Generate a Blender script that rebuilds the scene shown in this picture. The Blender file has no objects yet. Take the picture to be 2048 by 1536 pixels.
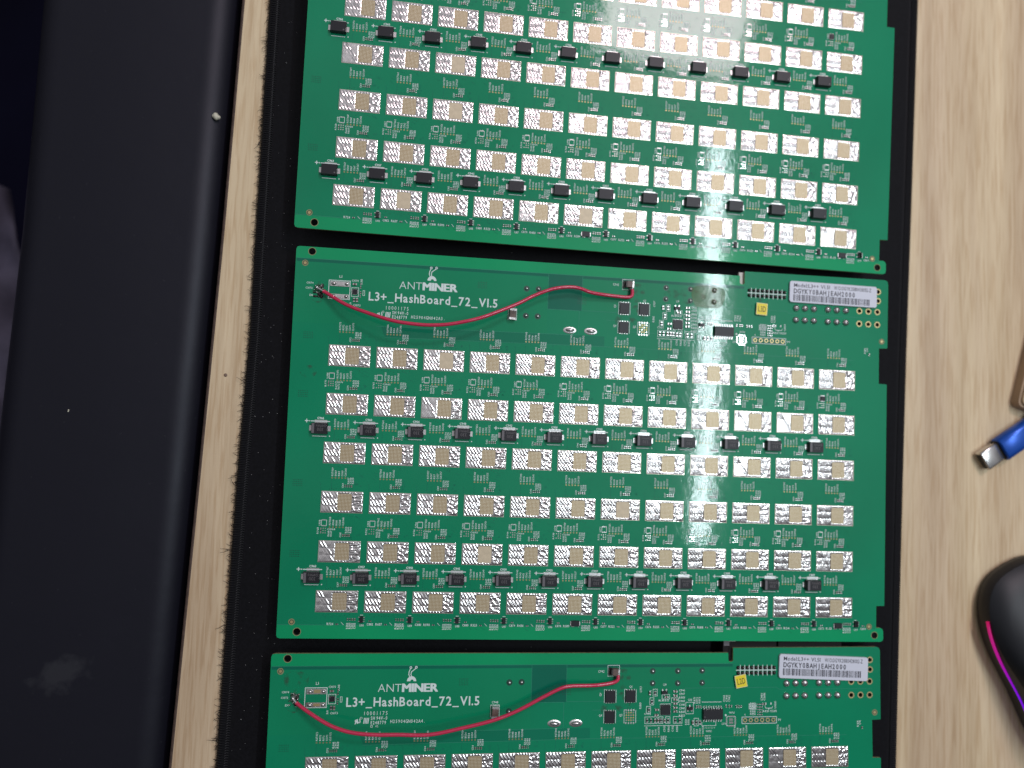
import bpy, math, random
from mathutils import Vector, Matrix, geometry, noise
S = bpy.context.scene
COL = S.collection
rnd = random.Random(7)

# ------------------------------------------------------------------ camera
cam_d = bpy.data.cameras.new('camera')
cam_d.sensor_width = 36.0
cam_d.lens = 1540 / 2048 * 36
cam_d.clip_start = 0.01
cam_d.clip_end = 50
cam = bpy.data.objects.new('camera', cam_d)
COL.objects.link(cam)
Rm = Matrix(((0.992011782939435, 0.039211890651748356, 0.11989599456278596),
             (-0.04599947231910115, 0.9974603156234941, 0.05437801057973239),
             (-0.11745923153820678, -0.05945877874512766, 0.9912961123969292))).transposed()
# columns of the camera's axes in the world
Rm = Matrix(((0.992011782939435, -0.04599947231910115, -0.11745923153820678),
             (0.039211890651748356, 0.9974603156234941, -0.05945877874512766),
             (0.11989599456278596, 0.05437801057973239, 0.9912961123969292)))
cam.matrix_world = Matrix.Translation((0.034259201869810026, -0.032014369268463405, 0.37385766369584017)) @ Rm.to_4x4()
CAMP = Vector((0.03426, -0.03201, 0.37386))
cam_d.dof.use_dof = True
cam_d.dof.focus_distance = 0.366
cam_d.dof.aperture_fstop = 3.4
S.camera = cam

# ------------------------------------------------------------------ world: a dim room round the desk
w = bpy.data.worlds.new('World')
S.world = w
w.use_nodes = True
nt = w.node_tree
nt.nodes.clear()
N = nt.nodes.new
out = N('ShaderNodeOutputWorld'); bg = N('ShaderNodeBackground')
tc = N('ShaderNodeTexCoord'); sx = N('ShaderNodeSeparateXYZ')
nt.links.new(tc.outputs['Generated'], sx.inputs[0])
rp = N('ShaderNodeValToRGB')
rp.color_ramp.elements[0].position = 0.0; rp.color_ramp.elements[0].color = (0.03, 0.03, 0.035, 1)
rp.color_ramp.elements[1].position = 1.0; rp.color_ramp.elements[1].color = (0.60, 0.60, 0.63, 1)
e = rp.color_ramp.elements.new(0.35); e.color = (0.17, 0.17, 0.185, 1)
e = rp.color_ramp.elements.new(0.80); e.color = (0.44, 0.44, 0.47, 1)
nt.links.new(sx.outputs['Z'], rp.inputs[0])
nz = N('ShaderNodeTexNoise'); nz.inputs['Scale'].default_value = 3.0; nz.inputs['Detail'].default_value = 2
nt.links.new(tc.outputs['Generated'], nz.inputs['Vector'])
rp2 = N('ShaderNodeValToRGB')
rp2.color_ramp.elements[0].position = 0.38; rp2.color_ramp.elements[0].color = (0.42, 0.42, 0.44, 1)
rp2.color_ramp.elements[1].position = 0.60; rp2.color_ramp.elements[1].color = (1.25, 1.25, 1.25, 1)
nt.links.new(nz.outputs['Fac'], rp2.inputs[0])
mx = N('ShaderNodeMix'); mx.data_type = 'RGBA'; mx.blend_type = 'MULTIPLY'; mx.inputs['Factor'].default_value = 1
nt.links.new(rp.outputs[0], mx.inputs['A']); nt.links.new(rp2.outputs[0], mx.inputs['B'])
nt.links.new(mx.outputs['Result'], bg.inputs['Color'])
my = N('ShaderNodeMapRange'); my.inputs['From Min'].default_value = -0.45; my.inputs['From Max'].default_value = 0.55
my.inputs['To Min'].default_value = 0.36; my.inputs['To Max'].default_value = 1.45
nt.links.new(sx.outputs['Y'], my.inputs['Value']); nt.links.new(my.outputs[0], bg.inputs['Strength'])
nt.links.new(bg.outputs[0], out.inputs['Surface'])

# ------------------------------------------------------------------ lamps
def area(name, loc, sx_, sy_, power, col, rot=(0, 0, 0)):
    d = bpy.data.lights.new(name, 'AREA'); d.shape = 'RECTANGLE'
    d.size = sx_; d.size_y = sy_; d.energy = power; d.color = col
    o = bpy.data.objects.new(name, d); o.location = loc; o.rotation_euler = rot
    COL.objects.link(o); return o
area('ceiling_tube_lamp', (0.683, 0.165, 1.3), 0.022, 0.86, 7.0, (0.82, 0.94, 1.0), (0, math.radians(14), math.radians(-2)))
area('ceiling_panel_lamp', (0.58, 0.87, 1.3), 0.34, 0.20, 6.8, (1.0, 0.82, 0.89), (math.radians(-20), 0, math.radians(-8)))

S.view_settings.view_transform = 'Standard'
S.view_settings.look = 'None'
S.view_settings.exposure = 0
S.view_settings.gamma = 1
S.view_settings.use_curve_mapping = False
S.render.engine = 'CYCLES'
S.cycles.max_bounces = 6
S.cycles.use_denoising = True

# ------------------------------------------------------------------ materials
def mat(name, col, rough=0.5, metal=0.0, spec=0.5, coat=0.0, coat_r=0.05, bump=None, emis=None, alpha=None, var=None, sheen=0):
    m = bpy.data.materials.new(name); m.use_nodes = True
    t = m.node_tree; b = t.nodes['Principled BSDF']
    b.inputs['Base Color'].default_value = (*col, 1)
    b.inputs['Roughness'].default_value = rough
    b.inputs['Metallic'].default_value = metal
    b.inputs['Specular IOR Level'].default_value = spec
    b.inputs['Coat Weight'].default_value = coat
    b.inputs['Coat Roughness'].default_value = coat_r
    if sheen: b.inputs['Sheen Weight'].default_value = sheen
    tcn = t.nodes.new('ShaderNodeTexCoord')
    if var:                                  # (scale, amount)
        n = t.nodes.new('ShaderNodeTexNoise'); n.inputs['Scale'].default_value = var[0]; n.inputs['Detail'].default_value = 5
        t.links.new(tcn.outputs['Object'], n.inputs['Vector'])
        r = t.nodes.new('ShaderNodeMapRange'); r.inputs['From Min'].default_value = 0.3; r.inputs['From Max'].default_value = 0.7
        r.inputs['To Min'].default_value = 1 - var[1]; r.inputs['To Max'].default_value = 1 + var[1]
        t.links.new(n.outputs['Fac'], r.inputs['Value'])
        v = t.nodes.new('ShaderNodeVectorMath'); v.operation = 'SCALE'; v.inputs[0].default_value = col
        t.links.new(r.outputs[0], v.inputs['Scale']); t.links.new(v.outputs[0], b.inputs['Base Color'])
    if bump:                                 # list of (scale, distance m)
        prev = None
        for sc, dist in bump:
            n = t.nodes.new('ShaderNodeTexNoise'); n.inputs['Scale'].default_value = sc; n.inputs['Detail'].default_value = 3
            t.links.new(tcn.outputs['Object'], n.inputs['Vector'])
            bp = t.nodes.new('ShaderNodeBump'); bp.inputs['Distance'].default_value = dist; bp.inputs['Strength'].default_value = 1
            t.links.new(n.outputs['Fac'], bp.inputs['Height'])
            if prev: t.links.new(prev.outputs[0], bp.inputs['Normal'])
            prev = bp
        t.links.new(prev.outputs[0], b.inputs['Normal'])
        if coat: t.links.new(prev.outputs[0], b.inputs['Coat Normal'])
    if emis:
        b.inputs['Emission Color'].default_value = (*emis[0], 1); b.inputs['Emission Strength'].default_value = emis[1]
    return m
def P(m): return m.node_tree.nodes['Principled BSDF']

MASKB = [(22, 0.00010), (300, 0.000022), (1500, 0.000005)]
GREEN = (0.0008, 0.235, 0.108)
def green(name, col):
    m = mat(name, col, rough=0.36, spec=0.10, coat=0.42, coat_r=0.06, bump=MASKB, var=(14, 0.10))
    return m
M_edge = green('green_bare_laminate', (0.001, 0.32, 0.120))
M_mask = green('green_solder_mask', GREEN)
M_dark = green('green_mask_without_copper', (0.0008, 0.145, 0.085))
M_band2 = green('green_mask_gap', (0.0008, 0.185, 0.096))
M_lite = green('green_mask_over_copper', (0.0015, 0.240, 0.106))
M_line = green('green_copper_outline', (0.030, 0.260, 0.160))
M_via = mat('dark_via', (0.001, 0.055, 0.035), 0.4)
M_trace = green('raised_trace', (0.006, 0.185, 0.11))
M_side = mat('laminate_side', (0.26, 0.25, 0.12), 0.7, var=(600, 0.3))
M_silk = mat('white_silkscreen', (0.70, 0.80, 0.77), 0.6)
M_tin = mat('tinned_copper', (0.70, 0.67, 0.655), 0.20, metal=1.0, var=(500, 0.12))
M_tinrim = mat('tinned_rim', (0.62, 0.56, 0.46), 0.35, metal=1.0)
M_solder = mat('solder', (0.60, 0.58, 0.57), 0.33, metal=1.0, bump=[(900, 0.00008)])
M_gold = mat('gold_plating', (0.50, 0.40, 0.20), 0.42, metal=0.7)
M_black = mat('black_epoxy', (0.014, 0.014, 0.018), 0.42, spec=.33, bump=[(5000, 0.00001)])
M_band = mat('grey_polarity_band', (0.13, 0.12, 0.13), 0.5)
M_laser = mat('laser_marking', (0.12, 0.11, 0.115), 0.6)
M_brown = mat('brown_ceramic', (0.13, 0.085, 0.07), 0.45, var=(900, 0.3))
M_dres = mat('dark_resistor', (0.03, 0.028, 0.03), 0.4)
M_hole = mat('hole_wall', (0.06, 0.05, 0.03), 0.6)
M_burn = mat('burnt_flux', (0.022, 0.016, 0.014), 0.4, bump=[(900, 0.0005)])
M_red = mat('red_insulation', (0.58, 0.028, 0.085), 0.25, spec=0.5, bump=[(120, 0.0004), (900, 0.00003)])
M_white = mat('white_label_paper', (0.66, 0.68, 0.76), 0.45)
M_ink = mat('black_ink', (0.03, 0.03, 0.045), 0.5)
M_yel = mat('yellow_label_paper', (0.86, 0.70, 0.015), 0.45)
M_yedge = mat('label_edge', (0.85, 0.82, 0.45), 0.5)
M_yink = mat('label_ink', (0.10, 0.08, 0.01), 0.5)
M_conn = mat('connector_nylon', (0.010, 0.008, 0.008), 0.6, spec=.2)
M_clip = mat('connector_ivory', (0.62, 0.60, 0.54), 0.5)

# die grid: gold lattice with pale squares
def grid_mat(name, gold, dot, solid=False):
    m = mat(name, gold, 0.42, metal=0.35)
    t = m.node_tree; b = P(m); tcn = t.nodes.new('ShaderNodeTexCoord'); s = t.nodes.new('ShaderNodeSeparateXYZ')
    t.links.new(tcn.outputs['Object'], s.inputs[0])
    outs = []
    for ax in ('X', 'Y'):
        mu = t.nodes.new('ShaderNodeMath'); mu.operation = 'DIVIDE'; mu.inputs[1].default_value = 0.00066
        t.links.new(s.outputs[ax], mu.inputs[0])
        fr = t.nodes.new('ShaderNodeMath'); fr.operation = 'FRACT'; t.links.new(mu.outputs[0], fr.inputs[0])
        a = t.nodes.new('ShaderNodeMath'); a.operation = 'SUBTRACT'; a.inputs[1].default_value = 0.5; t.links.new(fr.outputs[0], a.inputs[0])
        ab = t.nodes.new('ShaderNodeMath'); ab.operation = 'ABSOLUTE'; t.links.new(a.outputs[0], ab.inputs[0])
        lt = t.nodes.new('ShaderNodeMath'); lt.operation = 'LESS_THAN'; lt.inputs[1].default_value = 0.29; t.links.new(ab.outputs[0], lt.inputs[0])
        outs.append(lt)
    f = t.nodes.new('ShaderNodeMath'); f.operation = 'MULTIPLY'
    t.links.new(outs[0].outputs[0], f.inputs[0]); t.links.new(outs[1].outputs[0], f.inputs[1])
    mxn = t.nodes.new('ShaderNodeMix'); mxn.data_type = 'RGBA'
    mxn.inputs['A'].default_value = (*gold, 1); mxn.inputs['B'].default_value = (*dot, 1)
    t.links.new(f.outputs[0], mxn.inputs['Factor'])
    t.links.new(mxn.outputs['Result'], b.inputs['Base Color'])
    return m
M_grid = grid_mat('gold_lattice', (0.35, 0.25, 0.12), (0.76, 0.69, 0.52))
M_solid = mat('bare_die_pad', (0.62, 0.52, 0.36), 0.5, metal=0.15, var=(400, 0.1))

# ------------------------------------------------------------------ mesh builder (millimetres in, metres out)
class MB:
    def __init__(s): s.v = []; s.f = []; s.m = []; s.mats = []; s.sm = []
    def mi(s, m):
        if m not in s.mats: s.mats.append(m)
        return s.mats.index(m)
    def add(s, vs, fs, m, T=None, smooth=False):
        o = len(s.v); k = s.mi(m)
        if T is not None: vs = [T @ Vector(v) for v in vs]
        s.v += [tuple(v) for v in vs]
        for f in fs: s.f.append([i + o for i in f]); s.m.append(k); s.sm.append(smooth)
    def quad(s, x0, y0, x1, y1, z, m, T=None):
        s.add([(x0, y0, z), (x1, y0, z), (x1, y1, z), (x0, y1, z)], [(0, 1, 2, 3)], m, T)
    def box(s, x0, y0, z0, x1, y1, z1, m, T=None, tx=0, ty=0):      # tx, ty: draft of the top
        s.add([(x0, y0, z0), (x1, y0, z0), (x1, y1, z0), (x0, y1, z0),
               (x0 + tx, y0 + ty, z1), (x1 - tx, y0 + ty, z1), (x1 - tx, y1 - ty, z1), (x0 + tx, y1 - ty, z1)],
              [(3, 2, 1, 0), (4, 5, 6, 7), (0, 1, 5, 4), (1, 2, 6, 5), (2, 3, 7, 6), (3, 0, 4, 7)], m, T)
    def poly(s, pts, z, m, T=None):
        tri = geometry.tessellate_polygon([[Vector((x, y, 0)) for x, y in pts]])
        vs = [(x, y, z) for x, y in pts]; fs = []
        for a, b, c in tri:
            A, B, C_ = [Vector(vs[i][:2]) for i in (a, b, c)]
            fs.append((a, b, c) if (B - A).cross(C_ - A) > 0 else (a, c, b))
        s.add(vs, fs, m, T)
    def line(s, pts, wd, z, m, T=None):
        for (a, b) in zip(pts[:-1], pts[1:]):
            z += .003
            A = Vector(a); B = Vector(b); d = (B - A)
            if d.length == 0: continue
            d.normalize(); n = Vector((-d.y, d.x)) * wd / 2; A = A - d * wd / 2; B = B + d * wd / 2
            s.add([(*(A - n), z), (*(B - n), z), (*(B + n), z), (*(A + n), z)], [(0, 1, 2, 3)], m, T)
    def rect(s, x0, y0, x1, y1, wd, z, m, T=None):
        s.quad(x0, y0, x1, y0 + wd, z, m, T); s.quad(x0, y1 - wd, x1, y1, z, m, T)
        s.quad(x0, y0 + wd, x0 + wd, y1 - wd, z, m, T); s.quad(x1 - wd, y0 + wd, x1, y1 - wd, z, m, T)
    def disc(s, x, y, r, z, m, n=14, T=None, sy=1):
        s.add([(x + r * math.cos(2 * math.pi * i / n), y + sy * r * math.sin(2 * math.pi * i / n), z) for i in range(n)], [tuple(range(n))], m, T)
    def ring(s, x, y, r0, r1, z, m, n=16, T=None):
        vs = [(x + r * math.cos(2 * math.pi * i / n), y + r * math.sin(2 * math.pi * i / n), z) for r in (r0, r1) for i in range(n)]
        s.add(vs, [(i, n + i, n + (i + 1) % n, (i + 1) % n) for i in range(n)], m, T)
    def dome(s, x, y, rx, ry, h, m, n=16, k=5, z=0, T=None, sq=2.0):
        vs = []; fs = []
        for j in range(k):
            a = j / k * math.pi / 2
            for i in range(n):
                t = 2 * math.pi * i / n
                vs.append((x + rx * math.cos(a) * math.cos(t), y + ry * math.cos(a) * math.sin(t), z + h * math.sin(a)))
        vs.append((x, y, z + h))
        for j in range(k - 1):
            for i in range(n): fs.append((j * n + i, j * n + (i + 1) % n, (j + 1) * n + (i + 1) % n, (j + 1) * n + i))
        for i in range(n): fs.append(((k - 1) * n + i, (k - 1) * n + (i + 1) % n, k * n))
        s.add(vs, fs, m, T, True)
    def tube(s, pts, rad, m, n=10, cap=True):
        P_ = [Vector(p) for p in pts]; vs = []; fs = []
        up = Vector((0, 0, 1))
        for i, p in enumerate(P_):
            d = (P_[min(i + 1, len(P_) - 1)] - P_[max(i - 1, 0)]).normalized()
            a = d.cross(up)
            if a.length < 1e-4: a = d.cross(Vector((1, 0, 0)))
            a.normalize(); b = a.cross(d)
            r = rad[i] if isinstance(rad, list) else rad
            for j in range(n):
                t = 2 * math.pi * j / n; vs.append(p + (a * math.cos(t) + b * math.sin(t)) * r)
        for i in range(len(P_) - 1):
            for j in range(n): fs.append((i * n + j, i * n + (j + 1) % n, (i + 1) * n + (j + 1) % n, (i + 1) * n + j))
        if cap: fs.append(tuple(range(n))); fs.append(tuple(reversed([(len(P_) - 1) * n + j for j in range(n)])))
        s.add(vs, fs, m, None, True)
    def data(s, name):
        me = bpy.data.meshes.new(name)
        me.from_pydata([(x * .001, y * .001, z * .001) for x, y, z in s.v], [], s.f)
        for mm_ in s.mats: me.materials.append(mm_)
        me.polygons.foreach_set('material_index', s.m); me.polygons.foreach_set('use_smooth', s.sm)
        me.update(); return me
    def build(s, name, parent=None, T=None):
        return link(name, s.data(name), parent, T)
def link(name, me, parent=None, T=None):
    o = bpy.data.objects.new(name, me); COL.objects.link(o)
    if parent: o.parent = parent
    if T is not None: o.matrix_local = T
    return o
def tr(x, y, z=0, rot=0, sx_=1, sy_=1):     # mm
    return Matrix.Translation((x, y, z)) @ Matrix.Rotation(math.radians(rot), 4, 'Z') @ Matrix.Diagonal((sx_, sy_, 1, 1))
def trm(x, y, z=0, rot=0): return Matrix.Translation((x * .001, y * .001, z * .001)) @ Matrix.Rotation(math.radians(rot), 4, 'Z')
def tag(o, label=None, cat=None, group=None, kind=None):
    if label: o['label'] = label
    if cat: o['category'] = cat
    if group: o['group'] = group
    if kind: o['kind'] = kind
    return o
def thing(name, label, cat, M=None, group=None):
    o = bpy.data.objects.new(name, None); o.empty_display_size = .02; COL.objects.link(o)
    if M is not None: o.matrix_world = M
    return tag(o, label, cat, group)

# ------------------------------------------------------------------ lettering
GL = {}
def glyph(ch, bold):
    k = (ch, bold)
    if k in GL: return GL[k]
    c = bpy.data.curves.new('g', 'FONT'); c.body = ch; c.size = 1; c.resolution_u = 2 if bold < 0.03 else 3; c.offset = bold
    o = bpy.data.objects.new('g', c); COL.objects.link(o)
    me = o.to_mesh()
    vs = [(v.co.x, v.co.y) for v in me.vertices]; fs = [tuple(p.vertices) for p in me.polygons]
    o.to_mesh_clear(); bpy.data.objects.remove(o); bpy.data.curves.remove(c)
    if vs:
        x0 = min(v[0] for v in vs); x1 = max(v[0] for v in vs)
        vs = [(x - x0, y) for x, y in vs]; wdt = x1 - x0
    else: wdt = 0.25
    GL[k] = (vs, fs, wdt); return GL[k]
def text(mb, s, x, y, h, m, z=0.09, rot=0, bold=0.0, width=None, gap=0.11, center=False, flip=1, mono=False):
    """h = capital height in mm; width fits the whole string."""
    k = h / 0.70; pen = 0; items = []
    for ch in s:
        if ch == ' ': pen += 0.32; continue
        g = glyph(ch, bold if bold < .03 else 0)
        if mono: items.append((g, pen + (.62 - g[2]) / 2)); pen += .62 + gap
        else: items.append((g, pen)); pen += g[2] + gap
    pen -= gap; kx = k
    if width: kx = width / max(pen, .01)
    off = -pen * kx / 2 if center else 0
    T = tr(x, y, 0, rot)
    heavy = bold if bold >= .03 else 0
    for (vs, fs, wdt), p in items:
        for dx in ((-.045, -.015, .015, .045) if heavy else ()):
            for dy in (-.02, .02):
                mb.add([((v[0] + p + dx) * kx * flip + off, (v[1] + dy) * k, z + dx * .15 + dy * .06) for v in vs], fs if flip > 0 else [tuple(reversed(f)) for f in fs], m, T)
        if heavy: continue
        mb.add([((v[0] + p) * kx * flip + off, v[1] * k, z) for v in vs], fs if flip > 0 else [tuple(reversed(f)) for f in fs], m, T)

# ------------------------------------------------------------------ board layout in mm (origin: middle of the first heat pad)
PX = 22.5; PY = 23.152
def inset_outline():
    return [(-26.0, 51.85), (193.85, 51.27), (193.94, 47.6), (194.4, 47.1), (195.2, 46.9), (196.0, 47.1), (196.4, 47.6), (196.42, 53.4), (196.7, 53.7),
            (273.0, 53.91), (274.4, 53.4), (275.0, 52.0), (274.88, 18.04), (270.22, 17.8), (270.3, -0.85), (274.75, -0.96),
            (274.66, -114.35), (270.26, -114.45), (270.3, -125.5), (272.6, -125.5), (273.7, -126.0), (274.2, -127.1), (274.29, -130.9), (273.8, -132.0), (272.7, -132.45),
            (-25.4, -132.82), (-26.6, -132.4), (-27.0, -131.3), (-27.75, 50.4), (-27.3, 51.5)]
HOLES = [(-20.29, 49.61, 1.65), (-17.75, -129.73, 1.65), (269.48, -129.24, 1.6)]
RINGS = [(259.1, 36.85), (264.1, 36.85), (269.1, 36.85), (259.1, 30.15), (264.1, 30.15), (269.1, 30.15), (269.4, 47.5), (269.4, 42.7)]
PINS = [(202.67 + i * 2.962, 18.62) for i in range(6)]

def circ(x, y, r, n=18): return [(x + r * math.cos(2 * math.pi * i / n), y + r * math.sin(2 * math.pi * i / n)) for i in range(n)]
def plate(mb, outer, holes, z0, z1, mt, ms, mh):
    loops = [outer] + holes
    flat = [p for l in loops for p in l]
    tri = geometry.tessellate_polygon([[Vector((x, y, 0)) for x, y in l] for l in loops])
    top = []; bot = []
    for a, b, c in tri:
        A, B, C_ = [Vector(flat[i]) for i in (a, b, c)]
        t = (a, b, c) if (B - A).cross(C_ - A) > 0 else (a, c, b)
        top.append(t); bot.append((t[0], t[2], t[1]))
    mb.add([(x, y, z1) for x, y in flat], top, mt)
    if ms is None: return
    mb.add([(x, y, z0) for x, y in flat], bot, mt)
    for li, l in enumerate(loops):
        n = len(l); vs = [(x, y, z0) for x, y in l] + [(x, y, z1) for x, y in l]
        ar = sum(l[i][0] * l[(i + 1) % n][1] - l[(i + 1) % n][0] * l[i][1] for i in range(n))
        fs = []
        for i in range(n):
            f = (i, (i + 1) % n, n + (i + 1) % n, n + i)
            if (ar < 0) != (li > 0): f = tuple(reversed(f))
            fs.append(f)
        mb.add(vs, fs, ms if li == 0 else mh)

hl = [circ(x, y, r) for x, y, r in HOLES] + [circ(x, y, 1.05) for x, y in RINGS] + [circ(x, y, 0.62, 12) for x, y in PINS]
b = MB(); plate(b, inset_outline(), hl, -1.6, 0, M_edge, M_side, M_hole)
for x, y, r in HOLES: b.ring(x, y, r, r + .28, .012, M_side)
ME_base = b.data('laminate')

# mask areas, thin sheets
b = MB()
hl2 = [circ(x, y, 1.06) for x, y in RINGS] + [circ(x, y, 0.63, 12) for x, y in PINS]
plate(b, [(-27.55, 46.1), (193.9, 46.1), (194.2, 46.6), (195.2, 46.3), (196.2, 46.6), (196.55, 47.6), (196.6, 53.6), (272.9, 53.8), (274.3, 53.3), (274.85, 51.9), (274.75, 18.2), (270.05, 17.9), (270.15, -0.7), (274.6, -0.8), (274.5, -114.2), (270.1, -114.3), (270.1, -126.4), (-26.85, -126.5)], hl2, 0, .02, M_mask, None, None)
b.quad(-27.4, 44.6, 196.2, 46.1, .035, M_dark)
b.quad(94.9, 28.4, 111.9, 46.1, .05, M_dark)
b.poly([(14, 15.1), (110, 16.2), (124, 16.2), (124, 11.3), (16, 10.3)], .047, M_band2)
b.quad(-27.2, 15.3, 94.7, 44.4, .035, M_lite)
b.quad(112.1, 28.8, 196, 44.4, .035, M_lite)
for pts in ([(-27, 46.1), (196.3, 46.1)], [(94.8, 46), (94.8, 28.4), (110.8, 28.4), (110.8, 16.2)], [(112, 46), (112, 28.6), (131, 28.6), (131, 19.2), (150, 19.2)],
            [(16, 10.1), (121, 11.1), (168, 11), (256, 10.8)], [(171.5, 34.4), (218.9, 34.4), (220.5, 33.4), (270, 33.3)], [(12, 15.2), (110, 16.2)],
            [(-26.9, -126.5), (270, -126.3)], [(131, 24.5), (125, 24.5)]):
    b.line(pts, .22, .065, M_line)
for (x0, y0) in ((-23, -20), (-23.2, -62), (-22.8, -95), (110, 32), (60, 37), (-22, 8)):       # stitching vias
    for i in range(6):
        for j in range(4): b.disc(x0 + i * .8, y0 + j * .9, .2, .07, M_via, 6)
# traces and vias round every heat pad
for c in range(12):
    for r in range(6):
        cx = c * PX - .2; cy = -r * PY + .2; q = random.Random(c * 7 + r)
        b.line([(cx - 5.2, cy + 10.9), (cx - 5.2, cy + 5.4)], .16, .06, M_trace)
        b.line([(cx - 10.6, cy + 9), (cx - 10.2, cy + 8), (cx - 10.2, cy - 5)], .14, .06, M_trace)
        for i in range(13):
            b.disc(cx - 6 + i * .95 + q.uniform(-.1, .1), cy + 5.9 + (i % 2) * .5, .17, .07, M_via if q.random() < .7 else M_line, 6)
            b.disc(cx - 7 + i * 1.1 + q.uniform(-.1, .1), cy - 6.0 - (i % 3) * .4, .17, .07, M_via if q.random() < .7 else M_line, 6)
        for i in range(10):
            x = cx + q.uniform(-9, 9); y = cy + q.uniform(-12, -6.5)
            b.line([(x, y), (x + q.uniform(.8, 2.5), y - q.uniform(.2, 1.2))], .12, .06, M_trace)
        for i in range(6):
            b.ring(cx + q.uniform(3, 9), cy + q.uniform(6.5, 10), .28, .42, .07, M_trace, 8)
        if r < 5:
            b.line([(cx - 1, cy - 12.4), (cx + 1.5, cy - 12.4), (cx + 2.4, cy - 13.2), (cx + 2.4, cy - 14.8)] if r in (1, 4) else [(cx + 4.5, cy - 13), (cx + 6, cy - 14)], .2, .06, M_trace)
ME_mask = b.data('mask')

# heat pad: crinkled tinned plate as a height field, eight different ones
PW = 19.3; PH = 9.9
def pad_mesh(seed):
    q = random.Random(seed); nx, ny = 104, 52; b_ = MB(); vs = []
    amp = {}
    for rr in range(3):
        for kk in range(-2, 14): amp[(rr, kk)] = q.choice([.35, .8, .9, 1.0, 1.1, 1.3])
    fine = seed == 4
    for j in range(ny + 1):
        for i in range(nx + 1):
            x = -PW / 2 + PW * i / nx; y = -PH / 2 + PH * j / ny; h = 0
            ex = min(PW / 2 - abs(x), PH / 2 - abs(y))
            rr = min(2, int((y + PH / 2) / (PH / 3))); yl = ((y + PH / 2) - (rr + .5) * PH / 3) / (PH / 6)
            env = max(0, 1 - yl * yl) ** .5
            if x < -2.0:
                u = (x + PW / 2 + y * .62 + rr * .5) / 1.6; kk = math.floor(u); fr = u - kk
                a = amp.get((rr, kk), .6); h = a * env * max(0, math.sin(math.pi * fr) - .30) / .70 * .22
                if fine and (x + y < -7.0 or kk >= 4): h = .07 * abs(math.sin(math.pi * (x + y * .62) / .8))
            elif x < 4.4:
                if abs(y) > 4.15: h = .13 * max(0, math.sin(math.pi * 2 * (x + y * .6) / 1.4))
            else:
                n1 = noise.noise(Vector((x * .75 + seed * 9.1, y * 1.25, 2.3))); n2 = noise.noise(Vector((x * 2.2, y * 3.2, seed * 3.7)))
                h = env * (.09 + .32 * n1 + .15 * n2)
                if x < 5.8: h += .14 * max(0, math.sin(math.pi * (x + y * .62 - 3) / 1.5)) * env
            h += .07 * env + .04 * noise.noise(Vector((x * .8, y * .8, seed + 5.5)))
            if ex < .35: h *= ex / .35
            if -2.3 < x < 4.5 and abs(y) < 4.0: h = min(h, 0.0)
            vs.append((x, y, .14 + max(0, h)))
    fs = [(j * (nx + 1) + i, j * (nx + 1) + i + 1, (j + 1) * (nx + 1) + i + 1, (j + 1) * (nx + 1) + i) for j in range(ny) for i in range(nx)]
    b_.add(vs, fs, M_tin, None, True)
    b_.box(-PW / 2 - .12, -PH / 2 - .12, 0, PW / 2 + .12, PH / 2 + .12, .12, M_tinrim)
    return b_.data('heat_pad')
PADS = [pad_mesh(i) for i in range(9)]
def die_mesh(m):
    b_ = MB(); x0, y0, x1, y1 = -3.3, -3.96, 3.3, 3.96; c_ = .5
    b_.poly([(x0 + c_, y0), (x1 - c_, y0), (x1, y0 + c_), (x1, y1 - c_), (x1 - c_, y1), (x0 + c_, y1), (x0, y1 - c_), (x0, y0 + c_)], 0, m)
    return b_.data('die')
ME_grid = die_mesh(M_grid); ME_solid = die_mesh(M_solid)

# tantalum capacitor: body, band, two terminals
def cap_body(letters):
    b_ = MB()
    b_.box(-3.75, -2.5, .25, 3.75, 2.5, 1.5, M_black, None, -.12, -.12)
    b_.box(-3.87, -2.62, 1.5, 3.87, 2.62, 2.9, M_black, None, .28, .22)
    if letters:
        b_.quad(-3.52, -2.3, -2.35, 2.3, 2.915, M_band)
        text(b_, '330', 1.9, .25, 1.5, M_laser, 2.93, 180, .0, 2.9)
        text(b_, 'GHMWd', 3.1, 1.9, 1.25, M_laser, 2.93, 180, .0, 4.6)
    else:
        b_.disc(2.6, -1.5, .38, 2.915, M_laser, 12)
    return b_.data('capacitor_body')
ME_capL = cap_body(True); ME_capD = cap_body(False)
b = MB(); b.box(-.85, -1.25, .02, .95, 1.25, .35, M_solder); b.box(.35, -1.2, .35, .95, 1.2, 1.5, M_solder)
ME_term = b.data('terminal')

# small parts
def chip(L, W_, H, body, vert=True):
    b_ = MB(); a = L / 2; e = L * .27
    def bx(y0, y1, m, g=0):
        if vert: b_.box(-W_ / 2 - g, y0, .05, W_ / 2 + g, y1, H + g, m, None, .05, 0)
        else: b_.box(y0, -W_ / 2 - g, .05, y1, W_ / 2 + g, H + g, m, None, 0, .05)
    bx(-a + e, a - e, body); bx(-a, -a + e, M_solder, .03); bx(a - e, a, M_solder, .03)
    return b_.data('chip')
ME_r0402 = chip(1.15, .55, .4, M_dres); ME_r0402b = chip(1.15, .6, .5, M_brown)
ME_c0603 = chip(1.9, .95, .8, M_brown); ME_c0603h = chip(1.9, .95, .8, M_brown, False); ME_r0603 = chip(1.9, .95, .55, M_dres)
ME_r0402h = chip(1.15, .55, .4, M_dres, False)
b = MB(); b.box(-.82, -1.5, .15, .82, 1.5, 1.1, M_black, None, .12, .12)
for y in (-.95, 0, .95):
    for s_ in (-1, 1):
        if s_ < 0 and y == 0: continue
        b.box(s_ * 1.15 - .45, y - .22, .03, s_ * 1.15 + .45, y + .22, .3, M_solder, None, .08, .05)
ME_sot6 = b.data('sot'); 
b = MB(); b.box(-1.5, -.8, .15, 1.5, .8, 1.1, M_black, None, .12, .12)
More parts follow.
